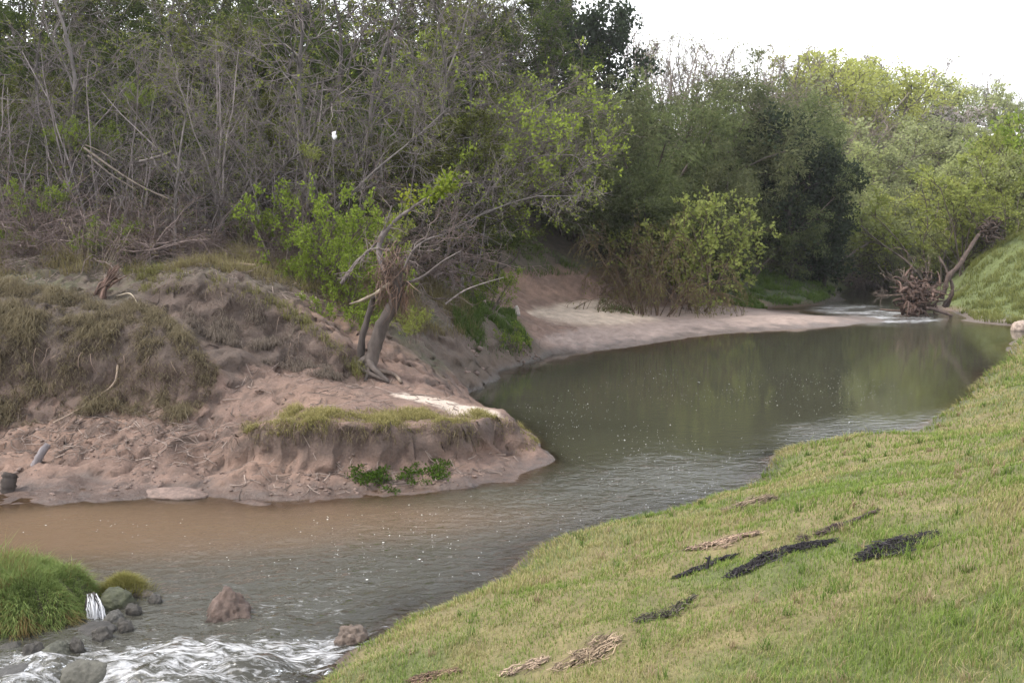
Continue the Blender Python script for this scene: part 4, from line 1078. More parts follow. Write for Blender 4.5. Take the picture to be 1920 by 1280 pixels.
# ------------------------------------------------------------------ broken willow on the headland
def limb(so, pts, r0, r1, k=7, col=GREY, n=None, wob=0.0, seed=0):
    """smooth tapering limb through world points"""
    pts = np.array(pts, float)
    n = n or max(6, len(pts) * 4)
    t = np.linspace(0, len(pts) - 1, n)
    out = np.empty((n, 3))
    for a in range(n):                                   # Catmull-Rom
        i = min(int(t[a]), len(pts) - 2); f = t[a] - i
        p0, p1, p2, p3 = pts[max(i - 1, 0)], pts[i], pts[i + 1], pts[min(i + 2, len(pts) - 1)]
        out[a] = 0.5 * (2 * p1 + (p2 - p0) * f + (2 * p0 - 5 * p1 + 4 * p2 - p3) * f * f + (3 * p1 - p0 - 3 * p2 + p3) * f ** 3)
    R = np.linspace(r0, r1, n)
    if wob:
        q = np.random.RandomState(seed)
        R = R * (1 + wob * q.randn(n)); out[1:-1] += q.randn(n - 2, 3) * wob * r0 * 0.4
    V, Q = tubes(out[None], R[None], k)
    # close the tip
    c = len(V)
    V = np.concatenate([V, out[-1:]])
    T = [[c - k + j, c - k + (j + 1) % k, c] for j in range(k)]
    so.add(V, Q, T, np.array(col))
    return out


def twigs(so, rs, path, m, ln, r0, col, ang=(25, 75), grav=0.0, jit=0.5, t0=0.1, sub=3, n=5):
    P = path[None]; R = np.full((1, len(path)), r0 * 1.6)
    S, D, L, R0 = children(rs, P, R, np.array([ln]), m, t0, 1.0, ang, (0.5, 1.2), 0.6, 0.05, 0.2)
    P1, R1 = poly_grow(rs, S, D, L, R0, n, jit, grav, 0.35)
    V, Q = tubes(P1, R1, 4); so.add(V, Q, None, np.array(col))
    if sub:
        S, D, L2, R0 = children(rs, P1, R1, L, sub, 0.2, 1, (25, 65), (0.3, 0.7), 0.6)
        P2, R2 = poly_grow(rs, S, D, L2, np.maximum(R0, 0.004), 4, jit, grav, 0.4)
        V, Q = tubes(P2, R2, 3); so.add(V, Q, None, np.array(col))
        return np.concatenate([P2.reshape(-1, 3)])
    return P1.reshape(-1, 3)


def root_empty(name, loc, label, cat, group=None):
    o = bpy.data.objects.new(name, None); COL.objects.link(o)
    o.location = loc; o.empty_display_size = 0.3
    return tag(o, label, cat, group)


def child(o, name, so, mat, smooth=True):
    """link a Soup built in world coordinates as a part of o"""
    so.V = [v - np.array(o.location) for v in so.V]
    return link(name, so.mesh(name, mat, smooth), o)


rs = np.random.RandomState(701)
b = hit(690, 690); D0 = b[1]
w = lambda x, y, dd=0.0: W(x, y, d=D0 + dd)
BK = (0.095, 0.078, 0.07)
t = root_empty('broken_willow', b, 'broken grey willow leaning over the headland with a snapped top and hanging flood debris', 'tree')
so = Soup(); main = limb(so, [b + [-.05, 0, -.25], w(700, 660), w(716, 610), w(738, 570), w(745, 535, -.1), w(742, 520, -.1)], 0.145, 0.095, 10, BK, 26, 0.06, 1)
for a in range(6): limb(so, [b + [0, 0, .18], b + [rs.uniform(-.2, .22), rs.uniform(-.25, .15), 0.02], b + [rs.uniform(-.4, .45), rs.uniform(-.4, .2), -.2]], 0.09, 0.03, 6, BK)
child(t, 'trunk', so, M_BARK)
so = Soup(); limb(so, [b + [-.15, 0.05, -.2], w(678, 640, .1), w(688, 600, .15), w(697, 570, .15), w(700, 556, .1)], 0.075, 0.045, 8, (0.075, 0.062, 0.056), 16, 0.08, 2); child(t, 'side_stem', so, M_BARK)
so = Soup(); limb(so, [w(742, 530, -.1), w(725, 535, -.2), w(705, 550, -.3), w(680, 562, -.35), w(655, 570, -.4)], 0.05, 0.014, 7, (0.26, 0.215, 0.165), 18, 0.14, 3); child(t, 'snapped_branch', so, M_BARK)
so = Soup()
GREY = (0.14, 0.12, 0.115)
l1 = limb(so, [w(738, 535), w(715, 490, .2), w(712, 455, .3), w(735, 420, .3), w(770, 392, .2), w(815, 362, .1), w(850, 338, 0)], 0.07, 0.012, 8, GREY, 30, 0.06, 4)
l2 = limb(so, [w(640, 532, .6), w(668, 492, .5), w(700, 462, .4), w(722, 425, .3), w(735, 385, .3)], 0.035, 0.012, 6, GREY, 20, 0.06, 5)
l3 = limb(so, [w(742, 530), w(760, 500, -.3), w(775, 470, -.5), w(800, 450, -.6), w(830, 440, -.6)], 0.04, 0.010, 6, GREY, 18, 0.06, 6)
l4 = limb(so, [w(730, 470, .2), w(690, 470, .1), w(650, 520, 0)], 0.03, 0.008, 6, (0.17, 0.145, 0.13), 14, 0.05, 8)
limb(so, [w(746, 535), w(790, 520, -.2), w(830, 490, -.3), w(865, 470, -.3)], 0.03, 0.008, 5, GREY, 14, 0.05, 9)
child(t, 'limb', so, M_BARK)
so = Soup()
for l, m, ln in [(l1[8:], 26, 0.55), (l2, 18, 0.45), (l3, 14, 0.45), (main[18:], 20, 0.5), (l4, 12, 0.4)]:
    twigs(so, rs, l, m, ln, 0.009, (0.20, 0.165, 0.15), jit=0.6)
child(t, 'twigs', so, M_TWIG)
so = Soup()                                               # flood wrack caught in the fork
for a in range(300):
    c = w(733 + rs.randn() * 16, 508 + rs.randn() * 26, -0.05 + rs.randn() * 0.18)
    d = norm(np.array([rs.randn() * 0.5, rs.randn() * 0.5, -1.0 + 0.5 * rs.randn()]))
    L = rs.uniform(0.15, 0.5)
    limb(so, [c, c + d * L * 0.5 + rs.randn(3) * 0.04, c + d * L + rs.randn(3) * 0.05], 0.010, 0.004, 3, np.array([0.17, 0.115, 0.09]) * rs.uniform(0.6, 1.3), 4)
for a in range(28):
    c = w(760 + rs.randn() * 5, 540 + rs.randn() * 16, -.12 + rs.randn() * 0.06)
    limb(so, [c, c + [rs.randn() * .03, rs.randn() * .03, -.12], c + [rs.randn() * .05, rs.randn() * .05, -.28]], 0.010, 0.004, 3, np.array([0.24, 0.15, 0.105]) * rs.uniform(0.7, 1.25), 4)
child(t, 'hanging_debris', so, M_TWIG)
so = Soup()
for l, n_, sz in [(l1[23:], 420, 0.085), (l1[14:18], 60, 0.06)]:
    i = rs.randint(0, len(l), n_)
    pos = l[i] + rs.randn(n_, 3) * 0.085
    V, Q, c = leaf_quads(rs, pos, rs.randn(n_, 3) + [0, 0, .2], sz, 0.34, (0.17, 0.24, 0.03), (0.32, 0.38, 0.06), 0.6); so.add(V, Q, None, c)
i = rs.randint(0, 20, 90); pos = w(765, 372, .3) + rs.randn(90, 3) * 0.10
V, Q, c = leaf_quads(rs, pos, rs.randn(90, 3), 0.075, 0.34, (0.22, 0.27, 0.03), (0.36, 0.38, 0.06), 0.6); so.add(V, Q, None, c)
child(t, 'leaves', so, M_LEAF, False)


# ------------------------------------------------------------------ rocks and lumps
def rock(name, label, cat, px, py, wpx, hpx, col, seed, group=None, depth=None, sink=0.25, rough=0.35, aspect=0.8, z0=None, moss=None, peak=0.0):
    """a boulder sitting where its foot is seen at (px, py); wpx and hpx are its size in photo pixels"""
    p = hit(px, py) if z0 is None else W(px, py, z=z0)
    sx = wpx / FPX * p[1] / 2; sz = hpx / FPX * p[1]
    import bmesh
    bm = bmesh.new(); bmesh.ops.create_icosphere(bm, subdivisions=5, radius=1.0)
    V = np.array([v.co[:] for v in bm.verts]); F = np.array([[v.index for v in f.verts] for f in bm.faces]); bm.free()
    n = fbm(V[:, 0] * 0.9 + seed * 3.7, V[:, 1] * 0.9, V[:, 2] * 0.9 + seed, 5, 0.5)
    n2 = 1 - np.abs(fbm(V[:, 0] * 2.2 + seed, V[:, 1] * 2.2 + 4, V[:, 2] * 2.2, 3))
    n4 = fbm(V[:, 0] * 5 + seed, V[:, 1] * 5 + 4, V[:, 2] * 5, 3, 0.6)
    V = V * (1 + rough * n + 0.12 * rough * n2 + 0.13 * rough * n4)[:, None]
    V[:, 2] = np.where(V[:, 2] < 0, V[:, 2] * 0.6, V[:, 2])
    V[:, :2] *= (1 - peak * 0.55 * np.clip(V[:, 2:3], 0, 1) ** 0.8)
    V = V / np.abs(V[V[:, 2] > 0.15, 0]).max() * np.array([sx, sx * aspect, sx])
    top = V[:, 2].max(); V[:, 2] *= sz * (1 + sink * 0.3) / top
    c = np.broadcast_to(np.array(col), V.shape) * (1 + 0.18 * n[:, None])
    if moss is not None:
        m = sstep(0.1, 0.5, V[:, 2] / V[:, 2].max() + 0.5 * n)[:, None] * 0.75
        c = c * (1 - m) + np.array(moss) * m
    wet = sstep(0.28, 0.02, V[:, 2] / V[:, 2].max())[:, None]
    c = c * (1 - 0.55 * wet)
    me = make_mesh(name, V, None, F, np.clip(c, 0.01, 1), None, M_ROCK, True)
    o = link(name, me, None, None, label, cat, group, (p[0], p[1] + sx * aspect * 0.3, p[2] - 0.3 * sink * sz))
    o.rotation_euler.z = random.Random(seed).uniform(-0.4, 0.4)
    return o


rock('boulder', 'reddish-brown pointed boulder standing alone in the shallow stream', 'rock', 432, 1158, 100, 62, (0.115, 0.078, 0.062), 6, rough=0.48, z0=-0.02, peak=1.0)
rock('stone', 'low brown stone barely above the broken water near the grassy bank', 'rock', 655, 1205, 74, 34, (0.16, 0.12, 0.095), 5, rough=0.5, z0=-0.03)
rock('boulder', 'rounded dark boulder with a mossy side right of the grass islet, above the small cascade', 'rock', 212, 1140, 72, 38, (0.095, 0.085, 0.06), 7, rough=0.25, z0=-0.03, moss=(0.05, 0.06, 0.025))
rock('stone', 'small grey wet stone below the mossy boulder beside the cascade', 'rock', 214, 1168, 46, 26, (0.10, 0.095, 0.085), 8, rough=0.22, z0=-0.03)
rock('stone', 'pale flat stone right of the mossy boulder, farthest from the grass islet', 'rock', 262, 1120, 58, 17, (0.16, 0.13, 0.11), 9, rough=0.3, z0=-0.03)
rock('boulder', 'green-grey wet boulder between the islet and the white water', 'rock', 100, 1240, 78, 36, (0.085, 0.085, 0.062), 10, rough=0.22, z0=-0.08)
rock('boulder', 'broad grey boulder cut by the bottom edge of the picture in the white water', 'rock', 148, 1290, 128, 52, (0.105, 0.10, 0.08), 12, rough=0.2, z0=-0.14)
rock('stone', 'flat dark stone under the small cascade', 'rock', 178, 1186, 84, 16, (0.055, 0.05, 0.045), 14, rough=0.2, z0=-0.03)
rock('stone', 'dark low stone at the lower left edge in the white water', 'rock', 22, 1290, 130, 36, (0.075, 0.072, 0.068), 15, rough=0.2, z0=-0.14)
rock('stone', 'dark stone under the overhanging grass at the left edge', 'rock', 20, 1225, 60, 22, (0.06, 0.055, 0.045), 16, rough=0.25, z0=-0.05)
rock('stone', 'flat stone awash at the bottom edge, left of the grassy bank', 'rock', 415, 1290, 80, 14, (0.09, 0.085, 0.075), 17, rough=0.2, z0=-0.17)
rock('mud_slab', 'smooth flat pinkish slab of mud at the waterline below the headland', 'mud slab', 325, 930, 136, 13, (0.20, 0.14, 0.115), 18, rough=0.12, aspect=0.5, z0=0.0)
rock('pale_stone', 'pale stone on the far bank at the right edge of the picture', 'rock', 1915, 620, 36, 20, (0.42, 0.33, 0.27), 19, rough=0.15, z0=0.0)
rock('pale_stone', 'small whitish lump of clay on the bank where the sand bar begins', 'rock', 968, 590, 16, 18, (0.38, 0.33, 0.3), 20, rough=0.3)

for k, (px, py, wp, hp) in enumerate([(192, 1196, 40, 14), (232, 1180, 34, 14), (60, 1232, 44, 18), (140, 1218, 36, 16), (250, 1150, 30, 12), (290, 1128, 26, 9)]):
    rock('stone', ['small dark wet stone below the flat stone under the cascade', 'small dark stone at the right foot of the grey wet stone', 'dark stone between the islet and the green-grey boulder', 'little dark stone right of the green-grey boulder', 'little brown stone right of the mossy boulder', 'smallest flat stone, farthest out from the islet in the stream'][k], 'rock', px, py, wp * 1.15, hp * 1.7, (0.06, 0.053, 0.045), 40 + k, rough=0.3, z0=0.0 if py < 1225 else -0.03)
# ---- grass islet at lower left, with a trickle falling beside it
ic = W(12, 1172, z=0)
ic = np.array([ic[0], ic[1] + 0.35, 0])
isl = root_empty('grass_islet', ic, 'rounded hummock of lush green grass standing in the stream at the lower left', 'grass hummock')
na, nr_ = 48, 14
aa, rr_ = np.meshgrid(np.linspace(0, 2 * math.pi, na, endpoint=False), np.linspace(0, 1, nr_), indexing='ij')
ex = (0.62 + 0.16 * fbm(np.cos(aa) * 1.5, np.sin(aa) * 1.5, 3, 3).reshape(aa.shape))
IX, IY = rr_ * np.cos(aa) * ex, rr_ * np.sin(aa) * ex * 0.95
IZ = 0.52 * (1 - rr_ ** 3.2) + 0.05 * fbm(IX * 4, IY * 4, 1, 3).reshape(aa.shape) - 0.12
V = np.stack([IX, IY, IZ], -1).reshape(-1, 3)
i, j = np.meshgrid(np.arange(na), np.arange(nr_ - 1), indexing='ij')
Qi = np.stack([i * nr_ + j, i * nr_ + j + 1, ((i + 1) % na) * nr_ + j + 1, ((i + 1) % na) * nr_ + j], -1).reshape(-1, 4)
link('soil', make_mesh('islet_soil', V, Qi, None, np.broadcast_to(np.array([0.06, 0.045, 0.032]), V.shape), {'wet': np.zeros(len(V))}, M_GROUND, True), isl)
rs = np.random.RandomState(702)
N = 26000
a = rs.uniform(0, 2 * math.pi, N); rr = np.sqrt(rs.rand(N)) * 0.97
i = ((a / (2 * math.pi)) * na).astype(int) % na
ext = ex[i, 0]
P = np.stack([rr * np.cos(a) * ext, rr * np.sin(a) * ext * 0.95, 0.52 * (1 - rr ** 3.2) - 0.13], -1)
u = rs.rand(N); q = fbm(P[:, 0] * 3, P[:, 1] * 3, 5, 3)
ln_ = (0.12 + 0.11 * rr ** 2) * rs.uniform(0.45, 1.3, N) * (1 + 0.7 * q) * np.where(rs.rand(N) < 0.03, 1.6, 1)
lean = np.stack([np.cos(a) * rr ** 2 * 1.1, np.sin(a) * rr ** 2 * 1.1, -1.0 * rr ** 3], -1) + 0.3 * rs.randn(N, 3) * [1, 1, .2] + np.stack([0.3 * q, 0.2 * q, 0 * q], -1)
dry = (rs.rand(N) < np.clip(0.16 + 0.3 * q + 0.5 * sstep(0.80, 1.0, rr) * (q > 0.0), 0, 1))[:, None]
c0 = np.where(dry, lerp((0.10, 0.06, 0.03), (0.16, 0.11, 0.05), u), lerp((0.08, 0.115, 0.035), (0.125, 0.165, 0.05), u))
c1 = np.where(dry, lerp((0.16, 0.11, 0.05), (0.26, 0.2, 0.09), u), lerp((0.155, 0.22, 0.065), (0.27, 0.33, 0.12), u))
V, Qf, T, C = blades(rs, P, ln_, rs.uniform(0.0022, 0.0042, N), lean, c0, c1, 0.6)
link('grass', make_mesh('islet_grass', V, Qf, T, C, None, M_GRASS), isl, kind='stuff')
tuft = hit(235, 1100)
so = root_empty('grass_tuft', W(232, 1108, z=0.02), 'small yellowish grass tuft on the stones right of the islet', 'grass tuft')
N = 2600; P = rs.randn(N, 3) * [0.11, 0.09, 0]; P[:, 2] = 0.12 - 0.5 * np.hypot(P[:, 0], P[:, 1]); u = rs.rand(N)
V, Qf, T, C = blades(rs, P, rs.uniform(0.06, 0.15, N), np.full(N, 0.0025), np.stack([P[:, 0] * 4, P[:, 1] * 4, -0.2 * np.ones(N)], -1), lerp((0.10, 0.09, 0.03), (0.16, 0.14, 0.04), u), lerp((0.2, 0.2, 0.06), (0.3, 0.27, 0.1), u))
link('blades', make_mesh('tuft_blades', V, Qf, T, C, None, M_GRASS), so, kind='stuff')

# falling trickle: many thin strands of white water over the stones
m, tt, Nn = new_mat('white_water')
o_ = Nn('ShaderNodeOutputMaterial'); bs = Nn('ShaderNodeBsdfPrincipled'); bs.inputs['Base Color'].default_value = (0.7, 0.7, 0.72, 1); bs.inputs['Roughness'].default_value = 0.35
tt.links.new(bs.outputs[0], o_.inputs['Surface']); M_WHITE = m
so = Soup(); rs = np.random.RandomState(703)
for a in range(64):
    x = rs.uniform(-1, 1); d_ = 9.80 + rs.uniform(-.05, .05)
    s0 = W(172 + x * 9, 1116 + rs.uniform(-4, 10), d=d_); s1 = W(177 + x * 13, 1140 + rs.uniform(-8, 8), d=d_ - .06); s2 = W(180 + x * 17, 1170 + rs.uniform(-8, 8), d=d_ - .1)
    limb(so, [s0, s1 + rs.randn(3) * .015, s2 + rs.randn(3) * .02], 0.002, 0.006, 4, (1, 1, 1), 9, 0.6, a)
link('cascade', so.mesh('cascade', M_WHITE, True), kind='structure', label='little white trickle falling beside the grass islet')
rock('boulder', 'dark wet boulder behind the little cascade', 'rock', 172, 1156, 44, 48, (0.06, 0.052, 0.045), 22, rough=0.25, z0=-0.03)

# ---- small pale flecks scattered over the water
rs = np.random.RandomState(704)
def flecks(poly, d0, d1, n, r0, r1, so):
    xs = [(p[0] - 960) / FPX for p in poly]
    y = rs.uniform(d0, d1, n); x = rs.uniform(min(xs), max(xs), n) * y
    px, py = project(np.stack([x, y, np.zeros(n)], -1))
    q = 0.7 * fbm(x * 0.8, y * 0.5, 3, 3) + 0.45 * rs.randn(n)
    k = inside(px, py, poly) & (base_h(x, y) < -0.08) & (q > 0.0)
    x, y = x[k], y[k]; n = len(x)
    r = rs.uniform(r0, r1, n) * np.where(rs.rand(n) < 0.06, 1.8, 1)
    a = np.arange(6) * math.pi / 3
    ring = np.stack([x[:, None] + np.cos(a) * r[:, None] * rs.uniform(0.7, 1.3, (n, 6)), y[:, None] + np.sin(a) * r[:, None] * rs.uniform(0.7, 1.3, (n, 6)), np.full((n, 6), 0.006)], -1)
    top = np.stack([x, y, 0.008 + r * 0.35], -1)[:, None]
    V = np.concatenate([ring, top], 1).reshape(-1, 3)
    b = np.arange(n)[:, None] * 7
    T = np.concatenate([b + np.array([j, (j + 1) % 6, 6]) for j in range(6)])
    so.add(V, None, T, (0.9, 0.9, 0.9))
so = Soup()
flecks([(960, 760), (1200, 690), (1600, 690), (1760, 760), (1640, 830), (1440, 860), (1300, 880), (1080, 880)], 16, 27, 2200, 0.003, 0.008, so)
flecks([(1050, 880), (1430, 860), (1420, 900), (1100, 1000), (950, 1010)], 12, 17, 420, 0.003, 0.009, so)
flecks([(380, 1060), (600, 970), (1000, 900), (1010, 1000), (900, 1080), (620, 1120)], 10.5, 15, 420, 0.003, 0.009, so)
flecks([(0, 970), (400, 960), (400, 1040), (100, 1040)], 11, 14, 150, 0.003, 0.008, so)
M_FLECK = M_WHITE.copy(); M_FLECK.name = 'pale_fleck'
M_FLECK.node_tree.nodes['Principled BSDF'].inputs['Base Color'].default_value = (0.6, 0.6, 0.58, 1)
link('white_flecks', so.mesh('white_flecks', M_FLECK, True), kind='stuff', label='small white flecks scattered on the pool')


# ------------------------------------------------------------------ wrack on the near bank
def wrack(name, label, cat, p0, p1, wid, n, col, seed, group=None, lift=0.05, tl=(0.04, 0.15), hollow=0.0, thick=0.003):
    """mat of flood-borne twigs lying along a line on the slope"""
    rs = np.random.RandomState(seed)
    a, b = hit(*p0), hit(*p1)
    ax = (b - a)[:2]; L = np.linalg.norm(ax); ax = ax / L; nr = np.array([-ax[1], ax[0]])
    so = Soup()
    t = rs.uniform(0, 1, n); s = rs.randn(n) * 0.62
    if hollow: s = np.where(rs.rand(n) < hollow, np.sign(s) * rs.uniform(0.7, 1.1, n), s)
    prof = np.sin(np.pi * np.clip(t * 0.9 + 0.06, 0, 1)) ** 0.9
    prof = prof * (0.65 + 0.6 * noise3(t * 9, seed, 0.5))
    k_ = noise3(t * 6, seed * 1.7, 2.5) > -0.42
    t, s, prof = t[k_], s[k_], prof[k_]; n = len(t)
    s = s + 0.8 * noise3(t * 4, seed * 0.9, 8.5)
    c = a[None, :2] + ax * (t * L)[:, None] + nr * (s * wid * prof)[:, None]
    yaw = rs.randn(n) * 0.75 + np.where(rs.rand(n) < 0.25, rs.uniform(-1.5, 1.5, n), 0)
    d = ax[None] * np.cos(yaw)[:, None] + nr[None] * np.sin(yaw)[:, None]
    ln = rs.uniform(tl[0], tl[1], n)
    P = np.empty((n, 4, 3))
    bow = rs.randn(n) * 0.12
    for i, f in enumerate((-0.5, -0.17, 0.17, 0.5)):
        q = c + d * (f * ln)[:, None] + np.stack([-d[:, 1], d[:, 0]], -1) * (bow * ln * (1 - 4 * f * f))[:, None]
        P[:, i, :2] = q
        P[:, i, 2] = heights(q[:, 0], q[:, 1])
    hump = lift * prof * np.exp(-s * s * 1.5) * rs.rand(n) + 0.018
    P[:, :, 2] += hump[:, None] + rs.randn(n, 4) * 0.008
    R = np.full((n, 4), thick) * rs.uniform(0.5, 1.7, (n, 1)) * np.array([1, 1, 0.9, 0.5])
    V, Q = tubes(P, R, 3)
    cc = np.array(col) * rs.uniform(0.4, 1.5, (n, 1)) ** 1.5
    so.add(V - a, Q, None, np.repeat(cc, 12, 0))
    return link(name, so.mesh(name, M_TWIG, False), None, None, label, cat, group, tuple(a))


BLK = (0.034, 0.030, 0.033)
wrack('flood_debris', 'blackish wad of flood twigs with a stub sticking up, left of the longest dark one', 'flood debris', (1272, 1086), (1378, 1046), 0.11, 460, BLK, 801)
wrack('flood_debris', 'longest blackish mat of flood twigs, in the middle of the grassy bank', 'flood debris', (1368, 1084), (1560, 1018), 0.15, 950, BLK, 802, lift=0.07)
wrack('flood_debris', 'brown line of flood twigs uphill from the longest dark mat', 'flood debris', (1500, 1014), (1640, 964), 0.09, 520, (0.075, 0.055, 0.05), 803)
wrack('flood_debris', 'black oval wad of flood twigs nearest the right edge', 'flood debris', (1612, 1056), (1744, 1002), 0.17, 950, BLK, 804, lift=0.08, hollow=0.55)
wrack('flood_debris', 'thin greyish line of flood twigs lowest on the grassy bank', 'flood debris', (1196, 1168), (1298, 1124), 0.07, 170, (0.08, 0.07, 0.055), 805, lift=0.03)
wrack('dry_heap', 'pale brown heap of dry stalks near the water edge of the grassy bank', 'dry grass', (1350, 964), (1452, 940), 0.15, 700, (0.20, 0.155, 0.11), 806, lift=0.17)
wrack('dry_mat', 'flat pinkish mat of dead grass beside the dark flood debris', 'dry grass', (1290, 1032), (1420, 1004), 0.16, 420, (0.25, 0.18, 0.13), 807, lift=0.0)
wrack('dry_heap', 'brown dead stalks at the bottom of the picture, right-hand one of three', 'dry grass', (1040, 1262), (1160, 1205), 0.17, 330, (0.24, 0.18, 0.125), 808, lift=0.07)
wrack('dry_heap', 'pale patch of dead stalks at the bottom of the picture, middle one of three', 'dry grass', (945, 1268), (1020, 1240), 0.15, 300, (0.30, 0.225, 0.165), 809, lift=0.03)
wrack('dry_heap', 'brown clod of dead stalks at the bottom edge, leftmost one of three', 'dry grass', (770, 1284), (860, 1262), 0.10, 260, (0.15, 0.10, 0.07), 810, lift=0.05)
st = hit(1326, 1072)
so = Soup(); limb(so, [[0, 0, 0], [0.005, 0, .06], [0.02, 0, .115]], 0.016, 0.010, 6, BLK); limb(so, [[0.01, 0, .09], [-0.02, 0, .10]], 0.012, 0.006, 5, BLK)
link('stub', so.mesh('stub', M_TWIG, True), None, None, 'short black stub poking out of the left wad of flood twigs', 'stick', None, tuple(st + [0, 0, .02]))

# ------------------------------------------------------------------ driftwood, sticks and logs
def stick(name, label, cat, pts, r0, r1, col, depth_from=None, group=None, raise_=0.03, k=7, seed=1, dd=None):
    """a stick or log through photo points; each point is (px, py) on the ground or (px, py, metres ahead)"""
    q = [hit(p[0], p[1]) + [0, 0, raise_] if len(p) == 2 else W(p[0], p[1], d=p[2]) for p in pts]
    so = Soup(); limb(so, [v - q[0] for v in q], r0, r1, k, col, None, 0.07, seed)
    return link(name, so.mesh(name, M_BARK, True), None, None, label, cat, group, tuple(q[0]))


stick('root', 'long pale bare root curving down over the mud below the hanging grass', 'root', [(222, 700), (215, 725), (185, 752), (140, 778), (100, 800)], 0.022, 0.012, (0.36, 0.28, 0.22), seed=2)
stick('root', 'short forked pale twig on the dark slope of the upper mound', 'root', [(220, 558), (245, 558), (262, 580), (272, 590)], 0.014, 0.008, (0.38, 0.32, 0.24), seed=3)
so = Soup(); rs = np.random.RandomState(709); q0 = hit(192, 560)
for a in range(26):
    e = rs.randn(3) * .05; f = rs.randn(3) * .09
    limb(so, [e + [-.08, 0, -.2], e + [-.02, .03, .1], f * .7 + [.1, .1, .3], f + [.2 + rs.rand() * .14, .15, .4 + rs.rand() * .16]], rs.uniform(.012, .04), .008, 5, np.array([0.19, 0.125, 0.10]) * rs.uniform(.5, 1.3), 9, .12, a)
link('driftwood', so.mesh('driftwood', M_BARK, True), None, None, 'reddish splintered stump leaning at the top of the dry mound', 'driftwood', None, tuple(q0))
stick('fallen_branch', 'longest pale fallen branch slanting down right through the brush', 'branch', [(158, 278, 22.5), (210, 315, 22.2), (262, 348, 22.0), (318, 374, 21.7)], 0.028, 0.016, (0.14, 0.115, 0.095), seed=5)
stick('fallen_branch', 'thinner pale fallen branch just above the longest one', 'branch', [(160, 272, 22.8), (190, 285, 22.7), (218, 302, 22.6)], 0.018, 0.010, (0.14, 0.115, 0.095), seed=6)
stick('fallen_branch', 'greyer fallen branch just below the longest pale one', 'branch', [(165, 292, 22.3), (205, 325, 22.0), (255, 356, 21.8)], 0.02, 0.012, (0.12, 0.10, 0.085), seed=7)
stick('fallen_branch', 'grey broken branch lying level left of the slender dark tree', 'branch', [(262, 303, 22.2), (290, 296, 22.1), (320, 286, 22.0)], 0.035, 0.022, (0.15, 0.13, 0.12), seed=8)
stick('log', 'pale log lying on the wood floor behind the upper mound', 'log', [(360, 494, 20.4), (420, 493, 20.5), (480, 498, 20.6)], 0.04, 0.03, (0.24, 0.18, 0.14), seed=9)
stick('log', 'darker log lying just behind the pale one above the upper mound', 'log', [(330, 505, 20.3), (400, 504, 20.3), (500, 510, 20.3)], 0.035, 0.025, (0.13, 0.10, 0.085), seed=10)
stick('driftwood', 'grey chunk of driftwood standing on the mud beach', 'driftwood', [(66, 868), (76, 852, 15.2), (90, 832, 15.25)], 0.075, 0.05, (0.20, 0.18, 0.185), seed=11, k=8, raise_=-0.05)
stick('driftwood', 'dark short stump at the left end of the mud beach', 'driftwood', [(14, 922), (17, 905, 14.3), (20, 888, 14.35)], 0.11, 0.10, (0.06, 0.05, 0.045), seed=12, k=9, raise_=-0.05)
stick('root', 'brown root crossing the dirt at the foot of the broken willow', 'root', [(672, 692), (710, 698), (740, 706), (752, 722)], 0.05, 0.03, (0.17, 0.13, 0.105), seed=13)
stick('fallen_branch', 'thin grey branch arching from the brush toward the green bank', 'branch', [(835, 570, 24), (870, 545, 24.3), (910, 530, 24.8), (945, 520, 25.5)], 0.025, 0.010, (0.24, 0.2, 0.18), seed=14)
stick('leaning_branch', 'slender bare branch curving up over the shaded green bank', 'branch', [(1500, 500, 49), (1502, 470, 49.3), (1520, 435, 49.6), (1550, 405, 50), (1590, 380, 50.5)], 0.14, 0.06, (0.19, 0.145, 0.125), seed=15)
stick('fallen_branch', 'grey fallen branch slanting over the far channel', 'branch', [(1560, 500, 50), (1590, 480, 51), (1630, 455, 52), (1660, 440, 53)], 0.09, 0.04, (0.2, 0.165, 0.15), seed=16)
so = Soup(); rs = np.random.RandomState(705); q0 = hit(160, 492)
for a in range(16):
    x = rs.randn() * 0.14; limb(so, [[x, rs.randn() * .1, -.05], [x + rs.randn() * .03, 0, .3], [x * 1.3 + rs.randn() * .06, 0, rs.uniform(.5, .85)]], 0.009, 0.004, 4, (0.34, 0.29, 0.2), 5)
link('reeds', so.mesh('reeds', M_TWIG, True), None, None, 'clump of pale upright dead reeds above the dry mound', 'reeds', None, tuple(q0))
so = Soup(); q0 = hit(203, 492)
for a in range(7):
    x = rs.randn() * 0.06; limb(so, [[x, 0, -.05], [x + .15, 0, .25], [x + .32 + rs.randn() * .06, 0, rs.uniform(.45, .7)]], 0.012, 0.005, 4, (0.33, 0.27, 0.21), 5)
link('reeds', so.mesh('reeds', M_TWIG, True), None, None, 'pale dead stalks leaning right beside the upright dead reeds', 'reeds', None, tuple(q0))

# ---- driftwood snag at the far bend
sc_ = W(1728, 590, z=0.0)
sg = root_empty('driftwood_snag', sc_, 'tangled brown root mass of a driftwood snag standing in the water at the bend', 'driftwood')
rs = np.random.RandomState(706)
w = lambda x, y, dd=0.0: W(x, y, d=sc_[1] + dd)
so = Soup()
for a in range(210):
    c = w(1720 + rs.randn() * 17, 558 + rs.randn() * 18, rs.randn() * 0.4)
    d = norm(rs.randn(3) + [0, 0, .2]); e = norm(d + rs.randn(3) * .8)
    L = rs.uniform(0.25, 0.85)
    limb(so, [c, c + d * L * .5, c + d * L * .5 + e * L * .5], rs.uniform(.03, .085), 0.012, 5, np.array([0.12, 0.08, 0.065]) * rs.uniform(.45, 1.4), 7, 0.1, a)
child(sg, 'root_mass', so, M_BARK)
so = Soup()
limb(so, [w(1722, 580), w(1745, 578, -.3), w(1770, 586, -.5), w(1785, 592, -.5)], 0.10, 0.05, 7, (0.15, 0.11, 0.095), 14, .1, 1)
